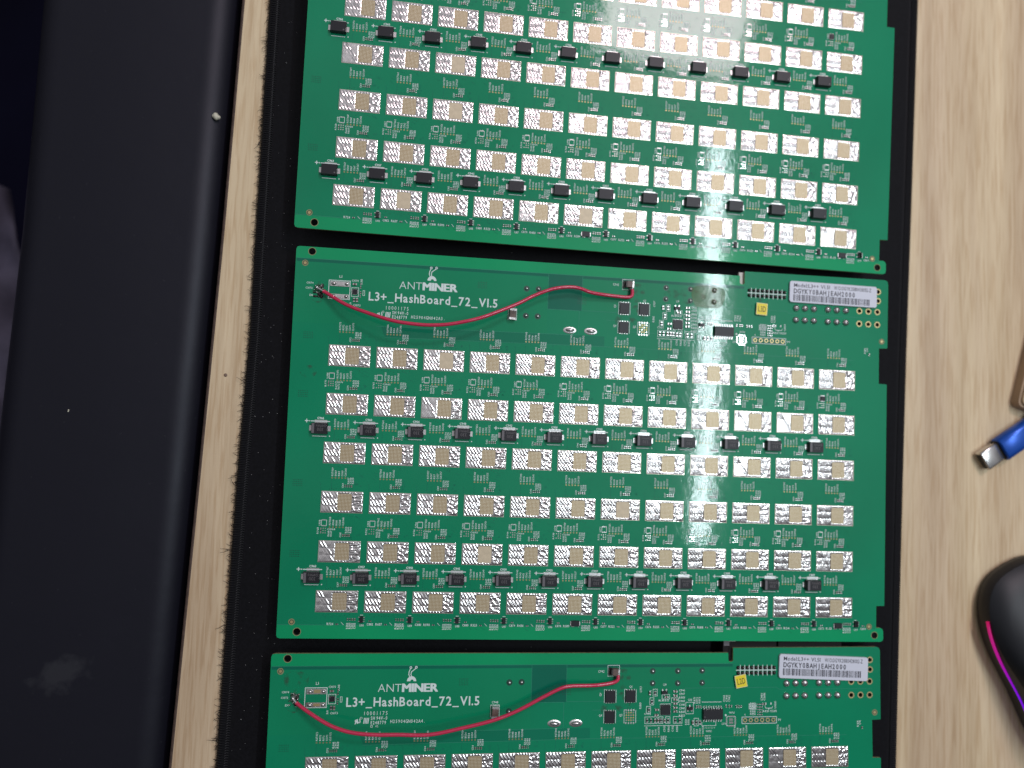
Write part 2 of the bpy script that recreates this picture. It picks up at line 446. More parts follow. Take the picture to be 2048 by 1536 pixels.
for x, y in ((-.95, 1.1), (.95, 1.1), (0, -1.1)): b.box(x - .3, y - .45, .03, x + .3, y + .45, .3, M_solder)
ME_sot3 = b.data('sot')
b = MB(); b.box(-2.0, -1.35, .1, 2.0, 1.35, .95, M_black, None, .1, .1); b.box(-2.4, -1, .03, -2, 1, .5, M_solder); b.box(2, -1, .03, 2.4, 1, .5, M_solder)
ME_diode = b.data('diode')
b = MB(); b.box(-2.45, -2.85, .08, 2.45, 2.85, 1.0, M_black, None, .08, .08)
for i in range(4):
    x = -1.9 + i * 1.27; b.box(x - .28, 2.8, .03, x + .28, 3.3, .3, M_solder); b.box(x - .28, -3.25, .03, x + .28, -2.8, .3, M_solder)
ME_mos = b.data('mosfet')
def qfn(h):
    b_ = MB(); b_.box(-h, -h, .05, h, h, .9, M_black); b_.disc(-h + .45, h - .45, .18, .905, M_laser, 8)
    n = 6
    for i in range(n):
        p = -h + .35 + i * (2 * h - .7) / (n - 1)
        for s_ in (-1, 1): b_.box(p - .12, s_ * (h + .14) - .14, .03, p + .12, s_ * (h + .14) + .14, .2, M_solder); b_.box(s_ * (h + .14) - .14, p - .12, .03, s_ * (h + .14) + .14, p + .12, .2, M_solder)
    return b_.data('qfn')
ME_qfn = qfn(2.35); ME_qfns = qfn(1.15)
b = MB(); b.box(-5.1, -2.5, .2, 5.1, 2.5, 1.65, M_black, None, .12, .2)
for i in range(8):
    x = -4.45 + i * 1.27
    for s_ in (-1, 1):
        b.box(x - .22, min(s_ * 2.45, s_ * 3.0), .75, x + .22, max(s_ * 2.45, s_ * 3.0), .95, M_solder)
        b.box(x - .24, min(s_ * 2.95, s_ * 3.8), .03, x + .24, max(s_ * 2.95, s_ * 3.8), .32, M_solder)
b.disc(-4.3, -1.1, .3, 1.655, M_laser, 10)
ME_soic = b.data('soic')
b = MB(); b.ring(0, 0, 0.17, 0.36, .09, M_gold, 10); b.disc(0, 0, .17, .088, M_via, 8); ME_test = b.data('test_point')
b = MB(); b.ring(0, 0, 0.9, 1.5, .06, M_via, 14); b.dome(0, 0, .9, .9, 1.0, M_solder, 12, 4, .04); ME_vsol = b.data('solder_joint')
b = MB(); b.dome(0, 0, 1.75, 1.75, 1.6, M_solder, 18, 5, .04); b.dome(0, 0, .55, .55, 2.2, M_solder, 12, 4, .04); ME_dome = b.data('solder_joint')
b = MB(); b.dome(0, 0, .95, .95, 1.0, M_burn, 12, 4, .04); b.dome(.15, .1, .3, .3, 1.25, M_solder, 8, 3, .04); ME_pin = b.data('pin_joint')
b = MB(); b.dome(0, 0, 3.3, 1.75, .25, M_solder, 24, 3, .03); b.dome(0.1, .1, 2.4, 1.0, 1.3, M_solder, 24, 5, .04); ME_oval = b.data('oval_joint')
b = MB(); b.ring(0, 0, 1.05, 1.6, .08, M_gold, 20); ME_ring = b.data('plated_hole')
b = MB(); b.ring(0, 0, .62, 1.08, .08, M_gold, 16); ME_ring2 = b.data('plated_hole')
b = MB(); b.ring(0, 0, 1.05, 1.5, .07, M_side, 18); b.ring(0, 0, .75, 1.05, .06, M_via, 18); b.disc(0, 0, .75, .09, M_gold, 14); ME_fid = b.data('fiducial')

# ---- silkscreen common to every board
def word(n, base): return base
b = MB(); sk = M_silk
def lab(s_, x, y, h=.85, rot=0, w_=None, bold=.012): text(b, s_, x, y, h, sk, .09, rot, bold, w_)
res_pos = []; test_pos = []; sot_pos = []
for c in range(12):
    for r in range(6):
        n = 72 - 6 * c - r; cx = c * PX; cy = -r * PY; kind = ('P', 'Q', 'C')[(0, 1, 2, 0, 1, 2)[r]]
        for i, (nm, ln) in enumerate((('RST0%d' % n, 3.9), ('BO%d' % n, 2.6), ('RI%d' % n, 2.3), ('CO%d' % n, 2.6), ('CLKO%d' % n, 3.7))):
            x = cx - 5.3 + i * 1.53
            test_pos.append((x, cy + 11.55)); lab(nm, x + .42, cy + 12.4, .85, 90, ln)
        q = random.Random(n * 3)
        for i in range(4):
            x = cx + 1.0 + i * .98
            if i in (0, 1, 2) or q.random() < .5: res_pos.append((x, cy + 7.9, q.random() < .5))
            else:
                b.quad(x - .25, cy + 8.15, x + .25, cy + 8.55, .085, M_solder); b.quad(x - .25, cy + 7.2, x + .25, cy + 7.6, .085, M_solder)
        lab('C%d' % (100 + n), cx + .2, cy + 6.9, .8, 90, 2.2)
        for i in range(3): lab(('R%d', 'C%d', 'R%d')[i] % (400 + n * 3 + i), cx + 2.75 + i * 1.05, cy + 8.9, .85, 90, 2.9)
        if kind == 'Q':
            b.rect(cx - 9.3, cy + 12.1, cx - 6.7, cy + 14.9, .22, .09, sk)
            for i in range(4):
                b.quad(cx - 8.95 + i * .55, cy + 14.55, cx - 8.7 + i * .55, cy + 15.2, .1, M_solder); b.quad(cx - 8.95 + i * .55, cy + 11.8, cx - 8.7 + i * .55, cy + 12.45, .1, M_solder)
            lab('U%d' % (n + 40), cx - 9.6, cy + 12.2, .8, 90, 2.6)
            for i in range(3):
                for j in range(3):
                    if (i, j) == (0, 1): continue
                    b.quad(cx - 9.55 + i * 1.05, cy + 8.55 + j * 1.05, cx - 9.05 + i * 1.05, cy + 9.05 + j * 1.05, .09, M_tin)
            if (c == 0 and r == 4) or (c == 0 and r == 1): res_pos.append((cx - 9.3, cy + 9.9, False)); 
            lab('R%d' % (700 + n), cx - 10.3, cy + 8.3, .8, 90, 3.0)
            lab('C%d' % (1000 + n), cx - 6.3, cy + 10.2, .75, 0, 3.6)
            for i in range(2): lab('R%d' % (600 + n + i), cx - 5.3 + i * 1.15, cy + 7.2, .85, 90, 2.6)
        if kind == 'C':
            x0 = cx - 12.2; y0 = cy + 11.5
            b.quad(x0 - 4.4, y0 + 3.15, x0 + 4.5, y0 + 3.55, .09, sk); b.quad(x0 - 2.6, y0 + 2.6, x0 + 3.2, y0 + 4.0, .088, M_solder)
            b.quad(x0 - 3.4, y0 - 3.9, x0 + 3.2, y0 - 3.55, .09, sk); b.disc(x0 + 4.6, y0 - 3.6, .3, .09, sk, 8); b.disc(x0 - 4.95, y0 + 3.35, .28, .09, sk, 8)
            b.quad(x0 - 7.15, y0 + 3.2, x0 - 5.45, y0 + 3.6, .09, sk); b.quad(x0 - 6.5, y0 + 2.55, x0 - 6.1, y0 + 4.25, .092, sk)
            lab('C%d' % (896 + n), x0 - 1.4, y0 + 4.35, 1.0, 0, 3.0, .03)
    # bottom strip
    cx = c * PX
    lab('R%d' % (724 - 67 * c if c else 724), cx - 4.3, -126.5, 1.05, 0, 3.0, .02)
    res_pos.append((cx + .4, -126.0, 'h'))
    b.line([(cx + 2.3, -125.2), (cx + 3.4, -126.3)], .18, .09, sk)
    for i in range(4): res_pos.append((cx + 5.2 + i * 1.12, -123.7, i > 1))
    for i in range(4): lab(('R%d', 'R%d', 'C%d', 'C%d')[i] % (300 + c * 11 + i), cx + 5.6 + i * 1.12, -128.2, .95, 90, 2.7, .02)
    sot_pos.append((cx + 11.6, -123.7)); b.quad(cx + 10.9, -121.9, cx + 12.3, -121.65, .09, sk)
    lab('U%d' % (90 - c), cx + 10.8, -127.0, .95, 0, 2.0, .02)
    res_pos.append((cx + 15.6, -124.5, 'h')); lab('C%d' % (882 - c), cx + 14.2, -126.5, 1.0, 0, 2.9, .02)
# logo: thin and bold words, insect mark
text(b, 'ANT', 21.75, 34.1, 3.75, sk, .09, 0, -.012, 10.9)
text(b, 'MINER', 33.2, 34.1, 3.75, sk, .09, 0, .045, 16.5)
arc = [(37.3 + 2.2 * math.cos(a), 38.9 + 2.3 * math.sin(a)) for a in [i * math.pi / 14 for i in range(15)]]
inn = [(37.5 + .75 * math.cos(a), 38.9 + .8 * math.sin(a)) for a in [math.pi - i * math.pi / 10 for i in range(11)]]
b.poly(arc + inn, .09, sk)
for s_ in (0, 1):
    pts = [(36.4 + .9 * s_, 40.8), (35.9 + 1.0 * s_, 42.0), (36.0 + 1.1 * s_, 43.2), (36.3 + 1.9 * s_, 44.0 + .1 * s_), (36.6 + 2.4 * s_, 44.6 + .1 * s_)]
    b.line(pts, .38, .09 + .003 * s_, sk); b.ring(36.75 + 2.55 * s_, 45.2 + .1 * s_, .28, .62, .096 + .003 * s_, sk, 12)
text(b, 'L3+_HashBoard_72_V1.5', 7.4, 27.6, 4.1, sk, .09, 0, .018, 62.4)
text(b, '10001175', 15.4, 23.6, 1.75, sk, .09, 0, .0, 11.5, mono=True)
text(b, 'SH 94V-0', 18.9, 21.5, 1.5, sk, .09, 0, .02, 7.8, mono=True)
text(b, 'E248779', 18.9, 19.45, 1.5, sk, .09, 0, .02, 7.3, mono=True)
text(b, 'R', 13.1, 19.9, 1.9, sk, .09, 12, .05, 1.4, flip=-1); text(b, 'U', 13.1, 20.0, 1.9, sk, .09, 12, .05, 1.3)
b.ring(14.6, 22.3, .38, .55, .09, sk, 12)
for i in range(4): b.poly([(15.6 + i * .65, 19.8), (16.0 + i * .65, 19.8), (16.3 + i * .65, 22.4), (15.9 + i * .65, 22.4)], .09, sk)
text(b, '45', 21.2, 18.0, 1.0, sk, .09); b.rect(19.0, 18.0, 20.0, 19.0, .2, .09, sk)
# first footprint block and the labels round it
b.rect(-11.75, 27.2, -1.5, 36.45, .3, .09, sk)
lab('L1', -6.9, 37.7, 1.2, 0, 1.3); lab('C1074', -22.1, 34.0, .9, 0, 3.2); lab('C1072', -22.4, 31.5, .9, 0, 3.2); lab('D1', -20.4, 28.1, .9, 0, 1.5)
lab('C1070', -.9, 36.2, .95, 0, 3.2); lab('R10', 4.1, 35.0, .9, 90, 2.6); lab('C1073', .3, 24.3, .95, 0, 3.4); lab('R9', -.6, 24.4, .9, 90, 1.6)
b.rect(-.9, 28.9, 2.6, 38.0 - 4.6, .2, .09, sk); b.rect(4.5, 29.6, 5.5, 32.2, .2, .09, sk)
# right-hand circuit
lab('C948', 75.8, 28.3, 1.0, 0, 3.0); b.rect(75.2, 21.9, 79.6, 27.6, .25, .09, sk)
lab('C942', 127.6, 42.2, 1.1, 0, 3.0); b.rect(132.3, 40.3, 138.3, 45.7, .22, .09, sk)
for nm, x, y in (('Q1', 133.7, 30.9), ('Q1', 143.8, 31.0), ('Q4', 133.6, 21.3), ('Q3', 143.7, 21.2)):
    b.quad(x - 3.0, y - 3.1, x - 2.78, y + 3.1, .09, sk); b.quad(x + 2.85, y - 3.1, x + 3.1, y + 3.1, .09, sk); b.quad(x - 3.0, y + 3.1, x - 2.2, y + 3.3, .09, sk)
lab('Q1', 129.3, 31, .95, 90, 1.5); lab('Q4', 128.3, 21.4, 1.1, 0, 1.5); lab('Q3', 138.4, 21.4, 1.1, 0, 1.5); lab('Q1', 143.3, 34.9, 1.0, 0, 1.4)
x, y = 143.7, 21.2
for i in range(4):
    b.disc(x - 1.95 + i * 1.3, y + 3.0, .42, .095, M_solder, 8, None, 1.3); b.disc(x - 1.95 + i * 1.3, y - 3.0, .42, .095, M_solder, 8, None, 1.3)
    for j in range(4): b.disc(x - 1.75 + i * 1.17, y + 1.85 - j * 1.18, .42, .095, M_gold if (i + j) % 3 else M_tin, 8)
for i, nm in enumerate(('C946', 'C947', 'R803', 'C943', 'C941', 'C940', 'R801', 'R823')): lab(nm, 168.6, 32.9 - i * 1.72, .98, 0, 2.9, .02)
for i, x in enumerate((158.2, 160.3, 162.4, 164.6)): lab(('C950', 'R865', 'C951', 'R850')[i], x + 3.5, 13.7, .95, 90, 3.0)
for x0, y0, x1, y1 in ((155.2, 30.7, 157.5, 34.2), (153.6, 26.5, 155.8, 30.1), (151.9, 22.5, 154.2, 26.0), (159.8, 29.2, 163.8, 31.6), (164.6, 27.5, 168.4, 29.9), (151.2, 17.6, 157.6, 21.0), (158.2, 17.6, 160.5, 21.0), (161.7, 17.6, 164.1, 21.0), (165.6, 17.6, 170.2, 21.0), (171.9, 22.0, 176.0, 27.7), (176.2, 16.2, 178.6, 20.0)):
    b.rect(x0, y0, x1, y1, .2, .09, sk)
b.rect(158.9, 21.6, 164.3, 27.1, .16, .09, sk); b.quad(151.0, 16.6, 170.3, 16.8, .09, sk); b.quad(180.2, 27.5, 190.4, 27.75, .09, sk)
b.line([(180.3, 18.0), (180.3, 16.3), (187.5, 16.3), (187.5, 18.2), (186.4, 18.2)], .22, .09, sk)
for i in range(8): b.disc(181.2 + i * .8, 15.2, .2, .09, sk, 6)
lab('WP02', 182.4, 13.2, .95, 0, 3.0); lab('C957', 149.6, 32.6, 1.0, 90, 3.0); lab('R810', 149.4, 24.8, 1.0, 90, 3.0); lab('C952', 151.0, 21.9, .9, 0, 3.3)
lab('U9', 160.4, 35.6, 1.1, 0, 1.6); lab('U10', 173.2, 28.3, 1.0, 0, 2.0); lab('R852', 158.2, 28.2, .9, 0, 5.2)
for i in range(3): lab('R8%d' % (71 + i), 176.9 + i * 1.3, 27.0, .95, 90, 3.0); lab('C9%d' % (60 + i), 192.2 + i * 1.3, 27.6, .95, 90, 3.2); lab('R9%d' % (20 + i), 200.2 + 4.4, 26.6 - i * .95 - .9, .9, 0, 4.0)
for i in range(5): lab('R8%d0' % (i + 1), 205.3, 26.1 - i * 1.25, .98, 0, 2.8, .02)
for i in range(2): lab('C%d' % (1180 + i), 211.8 + i * 1.4, 28.0, .95, 90, 3.6); lab('R8%d' % (30 + i), 172.6 + i * 1.3, 16.9, .9, 90, 2.6)
lab('R821', 212.0, 22.4, 1.0, 0, 3.0); lab('C1200', 215.6, 22.4, 1.0, 0, 3.6); lab('U100', 218.9, 24.2, .95, 90, 3.4)
for px_, py_ in ((213.5, 27.0), (216.2, 27.0)): b.quad(px_ - .3, py_ - 1, px_ + .3, py_, .09, sk)
b.line([(213.0, 25.1), (213.6, 24.3), (216.6, 24.3), (217.1, 25.0)], .25, .09, sk); b.disc(215.0, 24.0, .5, .092, sk, 3)
b.rect(200.9, 16.9, 219.2, 20.3, .28, .09, sk); b.quad(201.2, 17.2, 218.9, 20.0, .075, M_dark)
lab('P1', 219.9, 18.1, 1.0, 0, 1.4); lab('6', 202.3, 20.9, .9)
b.rect(193.0, 16.0, 197.6, 20.6, .3, .09, sk)
for i in range(5):
    for s_ in (-1, 1): b.quad(193.9 + i * .7, 18.3 + s_ * 2.3 - .45, 194.25 + i * .7, 18.3 + s_ * 2.3 + .45, .095, M_tin); b.quad(195.3 + s_ * 2.3 - .45, 16.8 + i * .7, 195.3 + s_ * 2.3 + .45, 17.15 + i * .7, .095, M_tin)
b.quad(194.3, 17.1, 196.4, 18.1, .095, M_tin); b.quad(194.3, 18.5, 196.4, 19.6, .095, M_tin); b.disc(192.6, 21.2, .5, .09, sk, 10)
lab('WP01', 194.3, 21.9, .95, 0, 2.8); lab('U74', 190.6, 16.6, .95, 0, 2.2)
b.quad(197.9, 42.65, 218.9, 43.05, .09, sk)
for i in range(8): b.quad(199.93 + i * 2.36, 40.2, 200.27 + i * 2.36, 45.4, .092, sk)
lab('R811', 262.9, 14.6, .9, 90, 2.8); lab('C91', 264.1, 15.6, .9, 90, 2.0)
ME_silk = b.data('printed_lettering')

# ---- board assembly
def spread(name, items, parent, limit=100):
    """items: (x, y, mesh, rot). The nearest ones are parts of their own, the rest one mesh."""
    M = parent.matrix_world
    items = sorted(items, key=lambda t: (M @ Vector((t[0] * .001, t[1] * .001, 0)) - CAMP).length)
    for x, y, me, rt in items[:limit]:
        link(name, me, parent, trm(x, y, 0, rt))
    rest = items[limit:]
    if rest:
        mb = MB()
        for x, y, me, rt in rest:
            T = tr(x, y, 0, rt); vs = [v.co * 1000 for v in me.vertices]
            for k, mm_ in enumerate(me.materials):
                fs = [tuple(p.vertices) for p in me.polygons if p.material_index == k]
                used = sorted({i for f in fs for i in f}); mp = {u: i for i, u in enumerate(used)}
                mb.add([vs[u] for u in used], [tuple(mp[i] for i in f) for f in fs], mm_, T, me.polygons[0].use_smooth)
        o = mb.build(name, parent); o['kind'] = 'stuff'

def make_board(M, label, solid, letters, serial, sticker, bar, yel, wire, seed, worn=False):
    root = thing('circuit_board', label, 'circuit board', M, 'green circuit boards laid out in a column on the black mat')
    q = random.Random(seed)
    base = link('laminate', ME_base, root)
    link('solder_mask', ME_mask, root); link('printed_lettering', ME_silk, root)
    for c in range(12):
        for r in range(6):
            p = link('heat_pad', PADS[q.randrange(9)], root, trm(c * PX - .2, -r * PY + .2, 0, 0))
            if (c, r) in solid: link('die_pad', ME_solid, p, trm(1.2, 0, .22)).__setitem__('label', 'plain beige die pad without the lattice')
            else: link('die_pad', ME_grid, p, trm(1.2, 0, .22))
            if r in (2, 5):
                k = link('tantalum_capacitor', ME_capL if letters else ME_capD, root, trm(c * PX - 12.2, -r * PY + 11.5, 0, q.uniform(-1, 1)))
                link('terminal', ME_term, k, trm(-4.1, 0)); link('terminal', ME_term, k, trm(4.1, 0, 0, 180))
    it = []
    for x, y, kd in res_pos:
        it.append((x, y, ME_r0402h if kd == 'h' else (ME_r0402b if kd else ME_r0402), q.uniform(-4, 4)))
    spread('chip_resistor', it, root)
    spread('test_point', [(x, y, ME_test, 0) for x, y in test_pos], root)
    for x, y in sot_pos: link('transistor_chip', ME_sot6, root, trm(x, y, 0, q.uniform(-2, 2)))
    for x, y in ((114.0, -124.6), (249.5, -124.5)): link('diode', ME_diode, root, trm(x, y))
    link('transistor_chip', ME_sot6, root, trm(259.4, -123.6))
    link('controller_chip', ME_qfns, root, trm(11 * PX - 8.0, -PY + 13.4))
    for x, y in ((-23.26, 43.87), (-20.38, -125.2), (266.46, -124.88), (271.7, 21.47)): link('fiducial_mark', ME_fid, root, trm(x, y))
    # top circuit
    t1 = MB()
    for y0, y1 in ((33.5, 35.9), (27.6, 29.7)):
        t1.box(-11.0, y0, 0, -2.0, y1, .35, M_solder); t1.dome(-9.3, (y0 + y1) / 2, 1.3, .9, 1.0, M_tin, z=.3); t1.dome(-3.2, (y0 + y1) / 2, 1.0, .9, 1.0, M_tin, z=.3); t1.box(-7.6, y0 + .5, .3, -4.6, y1 - .4, .6, M_gold if not worn else M_tin)
    t1.build('solder_pad', root)
    link('controller_chip', ME_qfns, root, trm(.8, 31.3))
    for x, y, me in ((.6, 34.9, ME_c0603h), (2.0, 27.3, ME_c0603), (.6, 27.3, ME_r0603), (3.4, 33.6, ME_r0402), (3.5, 31.0, ME_r0402), (3.4, 35.2, ME_r0402), (3.4, 29.3, ME_r0402)):
        link('chip_capacitor', me, root, trm(x, y, 0, q.uniform(-5, 5)))
    bm = MB()                                           # burnt joint where the wire starts
    qq = random.Random(seed + 3)
    for i in range(10): bm.dome(-16.5 + qq.uniform(-1.8, 2.0), 31.0 + qq.uniform(-3, 3), qq.uniform(.5, 1.3), qq.uniform(.4, 1.2), qq.uniform(.3, .9), M_burn, 9, 3, .02)
    for i in range(16): bm.dome(-16.4 + qq.uniform(-2, 2.2), 31.0 + qq.uniform(-3, 3), qq.uniform(.3, .7), qq.uniform(.3, .6), qq.uniform(.8, 1.2), M_solder, 9, 3, .02)
    bm.build('burnt_joint', root)
    for x, y in ((84.0, 37.9), (89.9, 38.0)) + (() if seed == 3 else ((90.0, 24.4),)) + ((84.1, 24.4), (155, 42.7), (167.8, 42.7), (180.3, 42.8), (155, 36.9), (167.8, 36.8), (180.3, 36.9)):
        link('solder_joint', ME_vsol, root, trm(x, y))
    for x, y in ((106.3, 18.44), (116.9, 18.44)): link('oval_joint', ME_oval, root, trm(x, y, 0, q.uniform(-2, 2)))
    for x, y in ((224.3, 36.3), (229.1, 36.4), (234.0, 36.4), (241.6, 36.5), (246.5, 36.5), (251.5, 36.5), (224.2, 30.15), (229.1, 30.2), (234.0, 30.25), (241.6, 30.2), (246.5, 30.25), (251.5, 30.25)):
        link('solder_joint', ME_dome, root, trm(x, y, 0, q.uniform(0, 360)))
    for i in range(9):
        for y in (44.1, 41.5): link('pin_joint', ME_pin, root, trm(198.95 + i * 2.36, y, 0, q.uniform(-60, 60)))
    for x, y in RINGS: link('plated_hole', ME_ring, root, trm(x, y))
    for x, y in PINS: link('plated_hole', ME_ring2, root, trm(x, y))
    c1 = MB(); c1.box(-1.6, -2.6, .1, 1.6, 2.6, 2.4, M_brown, None, .1, 0); c1.box(-1.65, 1.7, .05, 1.65, 2.75, 2.45, M_solder); c1.box(-1.65, -2.75, .05, 1.65, -1.7, 2.45, M_solder)
    c1.build('ceramic_capacitor', root, trm(77.4, 24.6, 0, -4))
    c2 = MB(); c2.box(-1.5, -1.5, .2, 1.2, 1.5, 2.7, M_brown); c2.box(1.2, -1.55, .1, 1.9, 1.55, 2.75, M_solder); c2.box(-2.2, -1.55, .1, -1.5, 1.55, 2.6, M_burn); c2.dome(1.2, -1.9, 1.4, .9, 1.4, M_solder, z=.05); c2.box(-3.1, -1.9, .05, -2.1, 1.6, .9, M_burn)
    c2.build('ceramic_capacitor', root, trm(135.8, 42.9, 0, -3))
    for x, y in ((133.7, 30.9), (143.8, 31.0), (133.6, 21.3)): link('power_transistor', ME_mos, root, trm(x, y, 0, q.uniform(-.8, .8)))
    link('controller_chip', ME_qfn, root, trm(161.6, 24.3)); link('logic_chip', ME_soic, root, trm(185.6, 22.0))
    link('transistor_chip', ME_sot3, root, trm(161.0, 32.6)); link('transistor_chip', ME_sot3, root, trm(174.0, 24.8, 0, 180))
    small = [(153.6, 32.4, 1), (156.3, 32.4, 2), (154.7, 28.2, 2), (153.1, 24.3, 2), (157.0, 21.9, 3), (157.2, 24.4, 3), (161.9, 30.4, 3), (152.4, 19.3, 2), (154.3, 19.3, 2), (156.3, 19.3, 1), (157.9, 19.3, 1), (159.3, 19.3, 2), (161.2, 19.2, 1), (162.9, 19.2, 2), (166.7, 19.1, 2), (168.9, 19.1, 2)]
    small += [(166.5, y, 3) for y in (33.0, 31.0, 29.1, 27.2, 25.3, 23.5)] + [(177.4, 18.1, 2), (175.5, 18.1, 1), (179.3, 18.0, 2)]
    for x, y, k in small: link('chip_capacitor', {1: ME_c0603, 2: ME_r0603, 3: ME_c0603h}[k], root, trm(x, y, 0, q.uniform(-4, 4)))
    for x, y in ((177.4, 25.5), (178.5, 25.5), (179.6, 25.4), (192.6, 25.6), (194.2, 25.6), (195.4, 25.6), (198.0, 25.4), (199.2, 25.4), (200.4, 25.4), (211.9, 26.4), (213.0, 26.4), (264.6, 14.2)):
        link('chip_capacitor', ME_r0402b, root, trm(x, y, 0, q.uniform(-5, 5)))
    for i in range(5): link('chip_capacitor', ME_r0402h, root, trm(209.6, 26.3 - i * 1.25)); link('chip_capacitor', ME_r0402h, root, trm(211.0, 26.3 - i * 1.25))
    # connectors under the board, which carry it
    u = MB()
    D = 9.6
    e_ = 0 if seed == 3 else -4.2
    if seed == 3: u.box(191.8, 40, -D, 194.8, 57.2, -1.7, M_conn); u.box(192.1, 54.4, -1.72, 195.0, 57.0, -1.45, M_band)
    else: u.box(194.0, 44.5, -3.5, 196.6, 53.4, -1.65, M_clip)
    u.box(195.0, 38, -D, 220, 56.4 + e_, -1.75, M_conn); u.box(195.2, 56.4 + e_, -3, 198.5, 57.0 + e_, -2.0, M_clip)
    u.build('ribbon_connector', root).__setitem__('label', 'dark ribbon connector under the board tab')
    u = MB(); u.box(221, 26, -D, 255, 56.2 + e_, -1.7, M_conn)
    if seed == 3: u.box(214.6, 56.5, -4.2, 218.3, 57.6, -2.2, M_clip); u.box(211.3, 56.45, -5, 213.8, 57.6, -1.8, M_band)
    u.build('power_connector', root)
    u = MB(); u.box(-18, -118, -D, -12, -112, -1.7, M_conn); u.box(246, -118, -D, 252, -112, -1.7, M_conn); u.box(-20, 36, -D, -10, 42, -1.7, M_conn)
    u.build('support_post', root)
    # paper label
    if bar:
        o = MB(); (ax, ay), (bx_, by), (cx_, cy_), (dx, dy) = bar
        W_ = math.hypot(bx_ - ax, by - ay); H = math.hypot(dx - ax, dy - ay); ang = math.degrees(math.atan2(by - ay, bx_ - ax))
        rr = 1.2; pts = []
        for (cx, cy, a0) in ((W_ - rr, -rr, 90), (rr, -rr, 180), (rr, -H + rr, 270), (W_ - rr, -H + rr, 0)):
            pass
        for (cx, cy, a0) in ((W_ - rr, -rr, 0), (rr, -rr, 90), (rr, -H + rr, 180), (W_ - rr, -H + rr, 270)):
            for i in range(5):
                a = math.radians(a0 + i * 22.5); pts.append((cx + rr * math.cos(a), cy + rr * math.sin(a)))
        vs = []
        plate(o, pts, [], .1, 1.25, M_white, M_white, M_white)
        root_l = o.build('barcode_label', root, trm(ax, ay, 0, ang))
        o = MB()
        text(o, 'Model:L3++ V1.51', 2.2, -3.0, 1.9, M_ink, 1.27, 0, .01, 19.5); text(o, 'W/O:DGYK20180428002-Z', 24.0, -3.0, 1.9, M_ink, 1.27, 0, .01, 20.5)
        text(o, 'DGYKY0BAHJEAH2000', 2.2, -6.3, 2.4, M_ink, 1.27, 0, .025, 33.5, mono=True)
        qb = random.Random(99); x = 2.0
        while x < W_ - 4:
            wb = qb.choice([.22, .22, .4, .6]); o.quad(x, -10.2, x + wb, -6.9, 1.27, M_ink); x += wb + qb.choice([.22, .3, .45])
        o.build('printed_lettering', root_l)
    if yel:
        x, y, ang, t_ = yel
        o = MB(); o.box(-2.95, -3.05, .1, 2.95, 3.05, .3, M_yedge); o.box(-2.7, -2.8, .3, 2.7, 2.8, .33, M_yel)
        st = o.build('yellow_sticker', root, trm(x, y, .95, ang)); o = MB()
        text(o, t_, -2.0, -1.4, 2.9, M_yink, .345, 0, .012, 4.1); o.build('printed_lettering', st)
    o = MB(); text(o, serial, 28.1, 19.9, 1.5, M_silk, .09, 0, .01, 16.5, mono=True); o.build('serial_lettering', root)
    # wire
    if wire:
        pts = smooth_path(wire, 6)
        o = MB(); o.tube(pts[5:-3], .86, M_red, 14); wr = o.build('red_wire', root)
        o = MB(); o.tube(pts[:7], [.85 - .05 * i for i in range(7)], M_tin, 10); o.dome(pts[0][0], pts[0][1] + .2, 1.3, 1.1, 2.0, M_solder, 12, 4, .1)
        o.tube(pts[-5:], [.6, .62, .68, .75, .85], M_solder, 10); o.build('bare_end', wr)
    if worn:
        fl = mat('dried_flux', (0.20, 0.22, 0.07), 0.08, spec=0.6, bump=[(260, .0022), (900, .0004)])
        P(fl).inputs['Alpha'].default_value = .35
        o = MB(); pts = []
        for i in range(28):
            a = 2 * math.pi * i / 28; rx, ry = 8.8 + .7 * math.sin(3 * a) + qq.uniform(-.3, .3), 6.2 + .6 * math.cos(2 * a) + qq.uniform(-.3, .3)
            cc = abs(math.cos(a)) ** .7 * (1 if math.cos(a) > 0 else -1); ss = abs(math.sin(a)) ** .7 * (1 if math.sin(a) > 0 else -1)
            pts.append((177.2 + rx * cc, 39.4 + ry * ss))
        o.poly(pts, .12, fl); o.build('dried_flux', root)
    # dust and scorch marks
    sc = scorch_mat()
    o = MB()
    for x, y, rx, ry in ((-16.5, 30.5, 4.2, 5.5), (138.5, 40.0, 5.5, 6), (140, 28, 4, 5), (131.5, 26, 2.4, 5)) + (((-19, -8, 4, 3), (205, 37, 5, 4), (165, 39, 11, 4)) if worn else ((-16, 40, 6, 4),)):
        o = MB(); o.disc(x, y, rx, .105, sc, 20, None, ry / rx); o.build('scorch_stain', root)
    return root

_sc = []
def scorch_mat():
    if _sc: return _sc[0]
    m = mat('grey_flux_stain', (0.05, 0.06, 0.045), .5); t = m.node_tree; b_ = P(m)
    tcn = t.nodes.new('ShaderNodeTexCoord'); n = t.nodes.new('ShaderNodeTexNoise'); n.inputs['Scale'].default_value = 260; n.inputs['Detail'].default_value = 6
    t.links.new(tcn.outputs['Object'], n.inputs['Vector'])
    r = t.nodes.new('ShaderNodeMapRange'); r.inputs['From Min'].default_value = .5; r.inputs['From Max'].default_value = .72; r.inputs['To Max'].default_value = .55
    t.links.new(n.outputs['Fac'], r.inputs['Value']); t.links.new(r.outputs[0], b_.inputs['Alpha'])
    _sc.append(m); return m

